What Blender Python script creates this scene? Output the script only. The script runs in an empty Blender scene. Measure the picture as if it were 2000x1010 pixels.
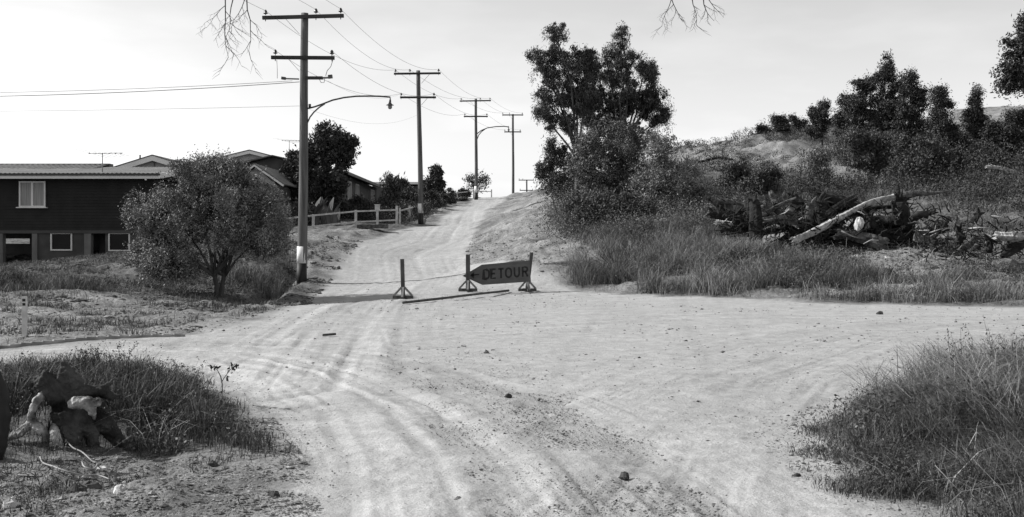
import bpy, math, random
import numpy as np
from mathutils import Vector

R = math.radians
F = 2144.0          # focal length in photo pixels (photo 2000 px wide)
HY = 470.0          # horizon row
CZ = 1.7            # eye height

# ---------------------------------------------------------------- camera, sky, sun
scn = bpy.context.scene
cam_d = bpy.data.cameras.new('camera')
cam_d.sensor_width = 36.0
cam_d.lens = 36.0 * F / 2000.0
cam_d.shift_y = -(505.0 - HY) / 2000.0
cam_d.clip_end = 3000
cam_d.clip_start = 0.05
cam = bpy.data.objects.new('camera', cam_d)
scn.collection.objects.link(cam)
cam.location = (0, 0, CZ)
cam.rotation_euler = (R(90), 0, 0)
scn.camera = cam

SUN_EL = 37.0
SUN_DIR = Vector((-0.985, 0.17, 0)).normalized()       # horizontal direction towards the sun
W = bpy.data.worlds.new('World')
scn.world = W
W.use_nodes = True
nt = W.node_tree
for n in list(nt.nodes): nt.nodes.remove(n)
sky = nt.nodes.new('ShaderNodeTexSky')
sky.sky_type = 'NISHITA'
sky.sun_disc = False
sky.sun_elevation = R(SUN_EL)
sky.sun_rotation = math.atan2(SUN_DIR.x, SUN_DIR.y)
sky.air_density = 0.6
sky.dust_density = 0.6
sky.ozone_density = 1.0
bw = nt.nodes.new('ShaderNodeSeparateColor')           # black-and-white film, most sensitive to blue
# a faint low cloud bank above the roofs
tc = nt.nodes.new('ShaderNodeTexCoord')
mp = nt.nodes.new('ShaderNodeMapping'); mp.inputs['Scale'].default_value = (3.0, 3.0, 11.0)
cn = nt.nodes.new('ShaderNodeTexNoise'); cn.inputs['Scale'].default_value = 2.2; cn.inputs['Detail'].default_value = 6
cr = nt.nodes.new('ShaderNodeMapRange'); cr.inputs['From Min'].default_value = 0.5; cr.inputs['From Max'].default_value = 0.72
cr.inputs['To Min'].default_value = 1.0; cr.inputs['To Max'].default_value = 1.09
mul = nt.nodes.new('ShaderNodeMath'); mul.operation = 'MULTIPLY'
bg = nt.nodes.new('ShaderNodeBackground'); bg.inputs['Strength'].default_value = 0.15
wo = nt.nodes.new('ShaderNodeOutputWorld')
L = nt.links.new
L(sky.outputs[0], bw.inputs[0]); L(tc.outputs['Generated'], mp.inputs[0]); L(mp.outputs[0], cn.inputs['Vector'])
L(cn.outputs['Fac'], cr.inputs['Value']); L(bw.outputs[2], mul.inputs[0]); L(cr.outputs[0], mul.inputs[1])
L(mul.outputs[0], bg.inputs['Color']); L(bg.outputs[0], wo.inputs[0])

sun_d = bpy.data.lights.new('sun', 'SUN')
sun_d.energy = 5.0
sun_d.angle = R(0.5)
sun_d.color = (1, 0.995, 0.985)
sun = bpy.data.objects.new('sun', sun_d)
scn.collection.objects.link(sun)
tosun = Vector((SUN_DIR.x * math.cos(R(SUN_EL)), SUN_DIR.y * math.cos(R(SUN_EL)), math.sin(R(SUN_EL))))
sun.rotation_euler = tosun.to_track_quat('Z', 'Y').to_euler()
sun.location = (-30, 10, 40)

scn.view_settings.view_transform = 'Standard'
scn.view_settings.look = 'None'
scn.view_settings.exposure = 0.18
scn.view_settings.gamma = 1.0
scn.render.engine = 'CYCLES'
scn.cycles.max_bounces = 5
scn.cycles.diffuse_bounces = 2
scn.cycles.glossy_bounces = 2
scn.cycles.transparent_max_bounces = 4

# ---------------------------------------------------------------- materials
def mat(name, v1, v2=None, scale=4.0, rough=0.8, bump=0.0, bscale=None, stretch=(1, 1, 1), spec=0.3, attr=None,
        attr_amt=0.5, coord='Object', detail=5, contrast=(0.35, 0.65), speck=None):
    m = bpy.data.materials.new(name); m.use_nodes = True
    t = m.node_tree; b = t.nodes['Principled BSDF']; lk = t.links.new
    b.inputs['Roughness'].default_value = rough
    b.inputs['Specular IOR Level'].default_value = spec
    if v2 is None: v2 = v1
    co = t.nodes.new('ShaderNodeTexCoord'); mpp = t.nodes.new('ShaderNodeMapping')
    mpp.inputs['Scale'].default_value = stretch
    lk(co.outputs[coord], mpp.inputs[0])
    n = t.nodes.new('ShaderNodeTexNoise'); n.inputs['Scale'].default_value = scale; n.inputs['Detail'].default_value = detail
    lk(mpp.outputs[0], n.inputs['Vector'])
    r = t.nodes.new('ShaderNodeMapRange')
    r.inputs['From Min'].default_value = contrast[0]; r.inputs['From Max'].default_value = contrast[1]
    r.inputs['To Min'].default_value = v1; r.inputs['To Max'].default_value = v2
    lk(n.outputs['Fac'], r.inputs['Value'])
    out = r.outputs[0]
    if attr:
        a = t.nodes.new('ShaderNodeAttribute'); a.attribute_name = attr
        ar = t.nodes.new('ShaderNodeMapRange')
        ar.inputs['To Min'].default_value = 1 - attr_amt; ar.inputs['To Max'].default_value = 1 + attr_amt
        lk(a.outputs['Fac'], ar.inputs['Value'])
        mm = t.nodes.new('ShaderNodeMath'); mm.operation = 'MULTIPLY'
        lk(out, mm.inputs[0]); lk(ar.outputs[0], mm.inputs[1]); out = mm.outputs[0]
    lk(out, b.inputs['Base Color'])
    if bump:
        n2 = t.nodes.new('ShaderNodeTexNoise'); n2.inputs['Scale'].default_value = bscale or scale * 4
        n2.inputs['Detail'].default_value = 6
        lk(mpp.outputs[0], n2.inputs['Vector'])
        bp = t.nodes.new('ShaderNodeBump'); bp.inputs['Strength'].default_value = bump; bp.inputs['Distance'].default_value = 0.03
        lk(n2.outputs['Fac'], bp.inputs['Height']); lk(bp.outputs[0], b.inputs['Normal'])
    return m

M = {}
M['leaf_dark'] = mat('leaf_dark', 0.03, 0.065, scale=0.9, rough=0.6, spec=0.22, attr='rnd', attr_amt=0.35)
M['leaf_gum'] = mat('leaf_gum', 0.04, 0.095, scale=0.8, rough=0.6, spec=0.22, attr='rnd', attr_amt=0.4)
M['leaf_bush'] = mat('leaf_bush', 0.07, 0.16, scale=1.0, rough=0.6, spec=0.22, attr='rnd', attr_amt=0.4)
M['leaf_mid'] = mat('leaf_mid', 0.05, 0.11, scale=1.2, rough=0.6, spec=0.22, attr='rnd', attr_amt=0.4)
M['leaf_light'] = mat('leaf_light', 0.12, 0.26, scale=1.0, rough=0.6, spec=0.25, attr='rnd', attr_amt=0.4)
M['grass_dry'] = mat('grass_dry', 0.10, 0.24, scale=0.7, rough=0.7, spec=0.2, attr='rnd', attr_amt=0.65)
M['grass_mid'] = mat('grass_mid', 0.06, 0.17, scale=0.8, rough=0.7, spec=0.2, attr='rnd', attr_amt=0.7)
M['grass_dark'] = mat('grass_dark', 0.04, 0.11, scale=1.1, rough=0.65, spec=0.25, attr='rnd', attr_amt=0.7)
M['bark'] = mat('bark', 0.04, 0.10, scale=5, rough=0.9, bump=0.8, bscale=14, stretch=(1, 1, 0.25))
M['bark_pale'] = mat('bark_pale', 0.16, 0.36, scale=4, rough=0.85, bump=0.5, bscale=12, stretch=(1, 1, 0.3))
M['pole_wood'] = mat('pole_wood', 0.065, 0.14, scale=9, rough=0.85, bump=0.6, bscale=22, stretch=(1, 1, 0.06))
M['arm_wood'] = mat('arm_wood', 0.03, 0.06, scale=9, rough=0.85, bump=0.4, bscale=20, stretch=(0.1, 1, 1))
M['white_band'] = mat('white_band', 0.6, 0.78, scale=5, rough=0.7, contrast=(0.2, 0.5))
M['tar_band'] = mat('tar_band', 0.012, 0.022, scale=6, rough=0.6)
M['metal_dark'] = mat('metal_dark', 0.05, 0.10, scale=8, rough=0.5)
M['metal_grey'] = mat('metal_grey', 0.14, 0.22, scale=8, rough=0.45)
M['wire'] = mat('wire', 0.22, 0.28, scale=2, rough=0.6)
M['porcelain'] = mat('porcelain', 0.03, 0.05, scale=8, rough=0.25, spec=0.5)
M['board'] = mat('board', 0.07, 0.095, scale=3, rough=0.6, bump=0.15, bscale=30, stretch=(1, 1, 3))
M['paint_black'] = mat('paint_black', 0.010, 0.02, scale=12, rough=0.6)
M['timber_grey'] = mat('timber_grey', 0.11, 0.24, scale=9, rough=0.9, bump=0.5, stretch=(1, 1, 0.3))
M['timber_dark'] = mat('timber_dark', 0.05, 0.10, scale=9, rough=0.9, bump=0.5, stretch=(1, 1, 0.3))
M['fence_paint'] = mat('fence_paint', 0.38, 0.60, scale=4, rough=0.7, bump=0.2)
M['log_dark'] = mat('log_dark', 0.006, 0.028, scale=4.5, rough=0.9, bump=0.9, bscale=15)
M['log_mid'] = mat('log_mid', 0.035, 0.15, scale=5, rough=0.9, bump=0.9, bscale=16, stretch=(1, 1, 1))
M['log_pale'] = mat('log_pale', 0.20, 0.50, scale=6, rough=0.85, bump=0.8, bscale=18)
M['stump'] = mat('stump', 0.06, 0.42, scale=7, rough=0.95, spec=0.1, bump=1.0, bscale=26, contrast=(0.38, 0.58), detail=4)
M['clod'] = mat('clod', 0.05, 0.16, scale=5, rough=0.95, spec=0.1, attr='rnd', attr_amt=0.5)
M['stump_dark'] = mat('stump_dark', 0.012, 0.10, scale=5, rough=0.95, spec=0.1, bump=1.0, bscale=26)
M['stone'] = mat('stone', 0.08, 0.26, scale=7, rough=0.9, bump=0.5, attr='rnd', attr_amt=0.5)
M['stone_dark'] = mat('stone_dark', 0.03, 0.07, scale=9, rough=0.85, bump=0.6)
M['stone_pale'] = mat('stone_pale', 0.42, 0.62, scale=7, rough=0.9, bump=0.5)
M['hose'] = mat('hose', 0.16, 0.34, scale=6, rough=0.5)
M['kerb'] = mat('kerb', 0.14, 0.36, scale=3, rough=0.9, bump=0.5)
M['wall_dark'] = mat('wall_dark', 0.022, 0.03, scale=1.5, rough=0.85, spec=0.15)
M['wall_low'] = mat('wall_low', 0.05, 0.085, scale=1.2, rough=0.9, bump=0.3, bscale=8)
M['pillar'] = mat('pillar', 0.11, 0.16, scale=2, rough=0.9)
M['fascia'] = mat('fascia', 0.62, 0.72, scale=1, rough=0.7)
M['frame'] = mat('frame', 0.55, 0.68, scale=2, rough=0.6)
M['roof_iron'] = mat('roof_iron', 0.17, 0.26, scale=1.2, rough=0.7)
M['roof_dark'] = mat('roof_dark', 0.09, 0.15, scale=1.2, rough=0.7)
M['gutter'] = mat('gutter', 0.04, 0.06, scale=1, rough=0.6)
M['glass'] = mat('glass', 0.008, 0.014, scale=1, rough=0.25, spec=0.12)
M['curtain'] = mat('curtain', 0.20, 0.34, scale=16, rough=0.9, stretch=(3, 1, 0.05))
M['board_light'] = mat('board_light', 0.50, 0.60, scale=1, rough=0.8)
M['gable_fill'] = mat('gable_fill', 0.28, 0.34, scale=1, rough=0.8)
M['wall_brown'] = mat('wall_brown', 0.06, 0.10, scale=1, rough=0.8)

# ---------------------------------------------------------------- noise
def _hash(ix, iy, seed):
    h = (ix.astype(np.int64) * 374761393 + iy.astype(np.int64) * 668265263 + seed * 1442695041) & 0xFFFFFFFF
    h = ((h ^ (h >> 13)) * 1274126177) & 0xFFFFFFFF
    return ((h ^ (h >> 16)) & 0xFFFF) / 65535.0
def vnoise(x, y, seed=0):
    x = np.asarray(x, float); y = np.asarray(y, float)
    ix = np.floor(x); iy = np.floor(y); fx = x - ix; fy = y - iy
    fx = fx * fx * (3 - 2 * fx); fy = fy * fy * (3 - 2 * fy)
    a = _hash(ix, iy, seed); b = _hash(ix + 1, iy, seed); c = _hash(ix, iy + 1, seed); d = _hash(ix + 1, iy + 1, seed)
    return (a * (1 - fx) + b * fx) * (1 - fy) + (c * (1 - fx) + d * fx) * fy - 0.5
def fbm(x, y, seed=0, oct=4, gain=0.5):
    s = 0; a = 1.0; f = 1.0
    for o in range(oct):
        s = s + a * vnoise(x * f + 17.3 * o, y * f - 9.1 * o, seed + o); a *= gain; f *= 2.03
    return s

# ---------------------------------------------------------------- terrain
def P(px, py, Y):
    """point seen at photo pixel (px,py) when it stands Y metres away"""
    return ((px - 1000.0) / F * Y, Y, CZ + (HY - py) / F * Y)
ctrl = []
for X in (-2.2, 0.3, 2.2):
    for Y in (-12, 0, 6, 10, 15): ctrl.append((X, Y, 0.0))
for X in (-4, 0, 5):
    for Y in (20, 25, 30): ctrl.append((X, Y, 0.0))
ctrl += [(-3, 35, 0), (0, 36, 0), (8, 20, 0), (12, 23, 0), (9, 16, 0.0), (25, 20, 0), (45, 16, 0), (13, 27.8, 0), (26, 24, 0),
         (-8, 16.3, 0), (-14, 16, 0), (-25, 14, -0.1), (-45, 10, -0.2), (-30, -10, 0), (30, -10, 0.3), (-5, -8, 0.1), (6, -5, 0.3),
         (-60, 30, -0.3), (70, 20, 0.6)]
for p in [(-100, 672, 18.3), (47, 660, 18.6), (350, 650, 20.3), (100, 640, 20.3), (300, 620, 24), (100, 600, 26), (200, 600, 27), (100, 560, 31), (-150, 560, 31),
          (250, 560, 36), (330, 540, 39), (422, 583, 35), (480, 598, 33), (600, 592, 34), (0, 533, 40), (-200, 545, 40), (260, 507, 42.5), (440, 490, 45.5),
          (560, 484, 48), (640, 468, 54), (700, 455, 60), (588, 550, 42), (560, 580, 36), (640, 503, 48), (700, 482, 52), (540, 520, 44),
          (800, 531, 45), (900, 531, 45), (800, 500, 51), (900, 470, 59), (850, 472, 59), (900, 441, 73), (822, 438, 73), (930, 415, 90),
          (880, 412, 92), (930, 390, 112), (950, 399, 108), (970, 391, 125), (975, 385, 142), (940, 386, 142), (1010, 385, 142),
          (1070, 500, 42), (1000, 500, 45), (1050, 460, 50), (1000, 448, 56), (1030, 420, 62), (1080, 376, 74), (1035, 388, 80),
          (1010, 396, 95), (960, 470, 55), (1100, 530, 39), (1130, 545, 38.5), (1130, 566, 36.5), (1300, 579, 33),
          (1600, 592, 29.9), (1200, 520, 40), (1400, 520, 38), (1400, 480, 43), (1600, 490, 41), (1800, 500, 39), (2000, 520, 37),
          (1600, 540, 35), (2000, 552, 33), (2300, 520, 36), (1200, 440, 50), (1400, 430, 50), (1600, 420, 50), (1800, 410, 50),
          (2000, 400, 50), (1200, 380, 65), (1400, 370, 65), (1600, 360, 65), (1800, 360, 65), (2000, 350, 65), (1200, 340, 95),
          (1080, 378, 100), (1380, 294, 108), (1300, 305, 106), (1480, 270, 108), (1560, 248, 108), (1620, 252, 108), (1700, 262, 108),
          (1900, 282, 105), (2000, 275, 105), (2300, 260, 105), (1450, 322, 85), (1560, 330, 80), (1700, 330, 80), (1900, 320, 80),
          (1870, 219, 190), (1930, 212, 190), (2000, 207, 190), (2300, 190, 190), (1900, 262, 150), (2000, 258, 150)]:
    ctrl.append(P(*p))
ctrl += [(-24, 50, 0.5), (-17, 52, 0.9), (-20, 60, 1.3), (-13, 60, 2.0), (-30, 60, 0.9), (-45, 55, 0.3), (-13, 72, 3.0), (-25, 75, 2.2),
         (-20, 85, 3.5), (-12, 90, 4.2), (-7, 100, 5.0), (-30, 100, 3.5), (-9, 125, 6.2), (-10, 145, 7.1), (-30, 145, 6.0), (-60, 110, 1.0),
         (-3, 165, 7.0), (3, 150, 7.6), (8, 130, 7.6), (-3, 200, 3), (-30, 200, 1), (-80, 200, -8), (20, 200, 4), (12, 170, 6.5), (30, 140, 9.5), (45, 140, 9.8),
         (0, 300, -8), (-100, 300, -20), (60, 230, 12), (100, 300, 20), (140, 200, 30), (-90, 60, -2), (110, 60, 8), (110, 110, 16)]
C = np.array(ctrl)
def _tps(r2): return 0.5 * r2 * np.log(r2 + 1e-9)
_n = len(C); SC = 50.0
_X = C[:, :2] / SC
_K = _tps(((_X[:, None, :] - _X[None, :, :]) ** 2).sum(-1)) + np.eye(_n) * 1e-4
_Pm = np.hstack([np.ones((_n, 1)), _X])
_A = np.vstack([np.hstack([_K, _Pm]), np.hstack([_Pm.T, np.zeros((3, 3))])])
_w = np.linalg.solve(_A, np.concatenate([C[:, 2], np.zeros(3)]))
def base_h(x, y):
    sh = np.shape(x); x = np.ravel(x) / SC; y = np.ravel(y) / SC
    out = np.empty(len(x))
    for i in range(0, len(x), 40000):
        a = x[i:i + 40000]; b = y[i:i + 40000]
        r2 = (a[:, None] - _X[None, :, 0]) ** 2 + (b[:, None] - _X[None, :, 1]) ** 2
        out[i:i + 40000] = _tps(r2) @ _w[:_n] + _w[_n] + _w[_n + 1] * a + _w[_n + 2] * b
    return out.reshape(sh)

def seg_dist(x, y, pts, closed=False):
    """distance to polyline, and arc length at the nearest point"""
    best = np.full(np.shape(x), 1e9); arc = np.zeros(np.shape(x)); sgn = np.zeros(np.shape(x))
    s0 = 0.0; n = len(pts); m = n if closed else n - 1
    for i in range(m):
        ax, ay = pts[i]; bx, by = pts[(i + 1) % n]
        dx, dy = bx - ax, by - ay; l = math.hypot(dx, dy)
        t = np.clip(((x - ax) * dx + (y - ay) * dy) / (l * l), 0, 1)
        d = np.hypot(x - ax - t * dx, y - ay - t * dy)
        k = d < best
        best = np.where(k, d, best); arc = np.where(k, s0 + t * l, arc)
        sgn = np.where(k, np.sign(dx * (y - ay) - dy * (x - ax)), sgn)
        s0 += l
    return best, arc, sgn
def inside(x, y, poly):
    c = np.zeros(np.shape(x), bool); n = len(poly)
    for i in range(n):
        x1, y1 = poly[i]; x2, y2 = poly[(i + 1) % n]
        if y1 == y2: continue
        k = ((y1 > y) != (y2 > y)) & (x < (x2 - x1) * (y - y1) / (y2 - y1) + x1)
        c ^= k
    return c
def sdf(x, y, poly):
    d, _, _ = seg_dist(x, y, poly, True)
    return np.where(inside(x, y, poly), d, -d)

ROAD = [(-1.43, 6.75), (-1.85, 8.5), (-2.5, 10.4), (-3.45, 12.4), (-4.8, 13.9), (-7.2, 14.8), (-20, 14.6), (-60, 9), (-60, 12.6), (-20, 16.7),
        (-8, 17.1), (-5.97, 19.7), (-5.6, 23.5), (-6.0, 30), (-6.9, 40), (-7.3, 45), (-7.6, 55), (-6.6, 64), (-5.0, 72), (-5.0, 80), (-5.0, 97),
        (-3.7, 118), (-3.8, 140), (-3.8, 170), (0.6, 170), (0.3, 140), (-0.75, 108), (-1.8, 85), (-2.0, 62), (-2.1, 52), (-1.6, 45),
        (0.0, 41), (1.4, 38), (2.3, 36.4), (4.6, 33), (8.4, 29.9), (13, 27.8), (30, 24), (70, 20), (70, 14), (30, 14), (6.8, 14.6), (5.45, 13.75),
        (4.3, 12.3), (3.15, 10.4), (2.75, 9.6), (2.55, 8.5), (2.5, 7.4), (2.5, 6.7), (2.6, -14), (-1.4, -14)]
def zp(px, py): Y = CZ * F / (py - HY); return ((px - 1000) / F * Y, Y)
DITCH = [(-9.0, 46.5), (-8.75, 43), (-8.35, 39), (-8.0, 35.5), (-7.7, 32), (-7.4, 29.3)]
T_MAIN = [zp(*p) for p in [(850, 1100), (830, 1010), (800, 900), (720, 800), (580, 730), (420, 695), (200, 690)]] + [(-20, 15.7), (-60, 11)]
T_RIGHT = [zp(*p) for p in [(1200, 1100), (1250, 1010), (1350, 850), (1500, 740), (1750, 660), (2000, 634)]] + [(30, 19)]
T_CROSS = [(-8, 16.4), (-3, 19), (0, 22), (5, 24.5), (13, 24), (30, 20)]
T_HILL = [zp(*p) for p in [(540, 760), (590, 700), (640, 640), (690, 600), (740, 572)]] + [P(790, 540, 43)[:2], P(780, 500, 51)[:2], P(850, 472, 59)[:2], P(900, 441, 73)[:2],
          P(925, 415, 90)[:2], P(955, 399, 108)[:2], P(972, 385, 142)[:2]]
MOUNDL = [zp(*p) for p in [(-150, 756), (150, 748), (330, 750), (420, 776), (470, 810), (505, 850), (525, 885), (440, 885), (330, 880), (230, 870), (120, 900), (0, 925), (-200, 940)]]
MOUNDR = [zp(*p) for p in [(2300, 735), (2000, 728), (1850, 738), (1745, 765), (1635, 818), (1572, 850), (1630, 900), (1715, 958), (1810, 1010), (1900, 1120), (2700, 1120)]]

def height(x, y, fine=True):
    x = np.asarray(x, float); y = np.asarray(y, float)
    z = base_h(x, y)
    s = sdf(x, y, ROAD)
    off = np.clip(-s / 0.8, 0, 1)
    # mounds in the near corners
    ml = np.clip(sdf(x, y, MOUNDL) / 1.1, 0, 1); z = z + 0.16 * ml * ml * (3 - 2 * ml)
    mr = np.clip(sdf(x, y, MOUNDR) / 1.6, 0, 1); z = z + 0.26 * mr * mr * (3 - 2 * mr)
    # ditch beside the first pole
    d, a, _ = seg_dist(x, y, DITCH)
    z = z - 0.5 * np.exp(-(d / 0.42) ** 2) * np.clip(a / 2, 0, 1) + 0.05 * np.exp(-((d - 0.8) / 0.35) ** 2) * np.clip(a / 2, 0, 1)
    # small cut step on the right of the climbing road
    cut = [(-1.6, 45.6), (-0.6, 42.6), (0.6, 40.6), (2.0, 38.8)]
    d, a, sg = seg_dist(x, y, cut)
    z = z + 0.22 * np.exp(-(d / 1.2) ** 2) * (0.5 - 0.5 * np.tanh(-sg * d * -5)) * np.clip(a, 0, 1)
    # uneven ground
    far = np.clip(y / 60, 0.25, 1.6)
    calm = np.ones(np.shape(x))
    for cx, cy, cr_ in ((-8.05, 42, 2.6), (-9.4, 35, 2.2), (-6.06, 73, 3), (-19, 47, 6), (-13, 47, 4), (-8.9, 18.7, 1.5)):
        calm = calm * (1 - 0.85 * np.exp(-((x - cx) ** 2 + (y - cy) ** 2) / cr_ ** 2))
    z = z + off * calm * (0.30 * far * fbm(x * 0.35, y * 0.35, 3) + 0.12 * fbm(x * 1.1, y * 1.1, 8))
    hr = np.clip((y - 66) / 12, 0, 1) * np.clip((x - 9) / 6, 0, 1)
    z = z + hr * (0.9 * (0.4 - np.abs(vnoise(x * 0.22, y * 0.33, 81)) * 1.6) + 0.55 * fbm(x * 0.6, y * 0.7, 82, 3))
    z = z + 0.5 * np.exp(-((x - 13.0) / 3.2) ** 2 - ((y - 43.0) / 0.8) ** 2)
    rid = 0.5 - np.abs(vnoise(x * 0.9, y * 1.5, 71)) - np.abs(vnoise(x * 2.1 + 5, y * 2.9, 72)) * 0.5
    z = z + off * calm * np.where(x < -6, 0.30, np.where(x > 7.5, 0.34, 0.18)) * rid * np.clip((y - np.where(x < -4, 27, 16)) / 7, 0, 1) * np.clip((75 - y) / 15, 0, 1)
    z = z + 0.02 * (1 - off) * fbm(x * 0.5, y * 0.5, 5)
    if fine:
        z = z + off * (0.07 * fbm(x * 3.2, y * 3.2, 21, 4) + 0.022 * fbm(x * 12, y * 12, 31, 3))
        z = z + (1 - off) * 0.010 * fbm(x * 6, y * 6, 41, 3)
        # rill erosion on the bare mound to the right of the hill road
        mb = np.exp(-(((x - 1.0) / 3.0) ** 2 + ((y - 53) / 14) ** 2))
        z = z - mb * 0.22 * np.abs(vnoise(x * 0.5 + y * 0.25, y * 0.9, 77)) * 2 + mb * 0.16 * fbm(x * 1.3, y * 1.6, 78)
    return z
def tracks(x, y):
    """rut profile and streak value"""
    z = np.zeros(np.shape(x)); st = np.zeros(np.shape(x))
    for pts, wdt, seed, amp in ((T_MAIN, 2.5, 101, 1.35), (T_RIGHT, 2.4, 111, 0.7), (T_CROSS, 2.6, 121, 0.5), (T_HILL, 2.6, 131, 0.9)):
        d, a, sg = seg_dist(x, y, pts)
        u = d * sg
        m = np.exp(-(u / wdt) ** 4) * amp
        n = 1.2 * vnoise(u * 2.6, a * 0.05 + 3, seed) + 0.9 * vnoise(u * 6.5, a * 0.07, seed + 1) + 0.6 * vnoise(u * 15, a * 0.12, seed + 2) + 0.5 * vnoise(u * 30, a * 0.2, seed + 3)
        g1 = np.exp(-(vnoise(u * 2.2, a * 0.12, seed + 5) / 0.035) ** 2); g2 = np.exp(-(vnoise(u * 6.0 + 3, a * 0.2, seed + 6) / 0.05) ** 2)
        br = np.clip(0.55 + 1.6 * fbm(x * 0.9, y * 0.6, seed + 7, 3), 0, 1)
        n = n * (0.35 + 0.65 * br); st = st - m * br * (0.60 * g1 + 0.45 * g2); z = z - m * br * (0.016 * g1 + 0.009 * g2)
        st = st + m * n
        z = z + m * 0.022 * n
        if pts is T_HILL or pts is T_MAIN:
            for o in (-0.75, 0.75):
                rr = np.exp(-((u - o - 0.25 * vnoise(a * 0.2, a * 0 + 5, seed)) / 0.17) ** 2)
                z = z - 0.022 * rr * m; st = st + 0.35 * rr * m
    return z, st

def Hs(x, y): return float(height(np.array([x]), np.array([y]))[0])

# ground mesh: one sheet, finer where it is near
ys = [-14.0]
while ys[-1] < 420:
    y = ys[-1]
    st = 0.9 if y < 4.5 else (0.035 + 0.0021 * (y - 4.5) if y < 40 else (0.11 + 0.004 * (y - 40) if y < 160 else 5))
    if y < 4.5 and y + st > 4.5: y = 4.5 - st
    ys.append(y + st)
ys = np.array(ys)
NC = 760
t = np.linspace(-1, 1, NC)
t = np.sign(t) * (0.72 * np.abs(t) + 0.28 * np.abs(t) ** 4)
wd = 9 + 0.72 * np.maximum(ys, 0) + np.maximum(0, ys - 150) * 0.6
GX = t[None, :] * wd[:, None]; GY = np.repeat(ys[:, None], NC, 1)
GZ = height(GX, GY)
s = sdf(GX, GY, ROAD)
edge = s + 0.35 * fbm(GX * 1.3, GY * 1.3, 51, 4)
roadm = np.clip(edge / 0.45 + 0.5, 0, 1)
tz, tst = tracks(GX, GY)
GZ = GZ + tz * np.clip(s / 0.5, 0, 1)
# bare (unvegetated) ground off the road
BARE = [(0.6, 50, 2.6, 14), (1.2, 66, 2.6, 12), (0.5, 41.5, 2.6, 3), (-8.2, 21, 4.5, 3.2), (-14, 20, 6, 2.2), (-10, 27, 3.5, 3.0, 0.6), (-6.9, 27, 1.6, 6),
        (-2.6, 7.2, 1.7, 1.9), (19, 90, 5, 17), (22, 74, 2.6, 12), (-7.9, 47, 1.6, 5), (-9.4, 57, 2.2, 5), (18, 38, 3.0, 1.6), (15, 46, 1.6, 2.5), (11, 31.5, 5, 0.8),
        (-5.2, 95, 1.6, 20), (0.9, 95, 1.9, 30), (-0.6, 82, 2.0, 26), (3.0, 66, 2.0, 9), (2.6, 8.8, 1.0, 2.6), (6.0, 36.0, 5, 0.9), (76, 185, 20, 30), (12.5, 41.5, 5.5, 2.6), (15.0, 36.5, 5, 3.0), (12.0, 47, 3.5, 1.2), (17.5, 30.5, 2.5, 1.4)]
def bareness(x, y):
    r = np.zeros(np.shape(x))
    for b in BARE:
        cx, cy, rx, ry = b[:4]; ang = b[4] if len(b) > 4 else 0.0
        c, sn = math.cos(ang), math.sin(ang)
        u = (x - cx) * c + (y - cy) * sn; v = -(x - cx) * sn + (y - cy) * c
        r = np.maximum(r, np.exp(-((u / rx) ** 2 + (v / ry) ** 2) ** 1.5))
    return np.clip(r * 1.5 + 0.5 * fbm(x * 0.9, y * 0.9, 61, 4) + 0.05, 0, 1)
bare = bareness(GX, GY)
nv = GX.size
co = np.stack([GX.ravel(), GY.ravel(), GZ.ravel()], 1)
nr = len(ys)
idx = np.arange(nv).reshape(nr, NC)
quads = np.stack([idx[:-1, :-1], idx[:-1, 1:], idx[1:, 1:], idx[1:, :-1]], -1).reshape(-1, 4)
edge_f = edge.ravel()[quads].mean(1)

def np_mesh(name, verts, faces, m, parent=None, attrs=None, smooth=True, k=None):
    me = bpy.data.meshes.new(name)
    faces = np.asarray(faces, np.int32); k = faces.shape[1]
    me.vertices.add(len(verts)); me.vertices.foreach_set('co', np.asarray(verts, np.float32).ravel())
    me.loops.add(faces.size); me.loops.foreach_set('vertex_index', faces.ravel())
    me.polygons.add(len(faces)); me.polygons.foreach_set('loop_start', np.arange(0, faces.size, k, dtype=np.int32))
    me.polygons.foreach_set('use_smooth', np.full(len(faces), smooth, bool))
    for an, av in (attrs or {}).items():
        a = me.attributes.new(an, 'FLOAT', 'POINT'); a.data.foreach_set('value', np.asarray(av, np.float32).ravel())
    me.update(calc_edges=True)
    me.materials.append(m)
    o = bpy.data.objects.new(name, me); scn.collection.objects.link(o)
    if parent is not None: o.parent = parent
    return o
def sub_mesh(name, sel, m, attrs):
    f = quads[sel]; u, inv = np.unique(f, return_inverse=True)
    return np_mesh(name, co[u], inv.reshape(-1, 4), m, attrs={k: v.ravel()[u] for k, v in attrs.items()})

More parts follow.
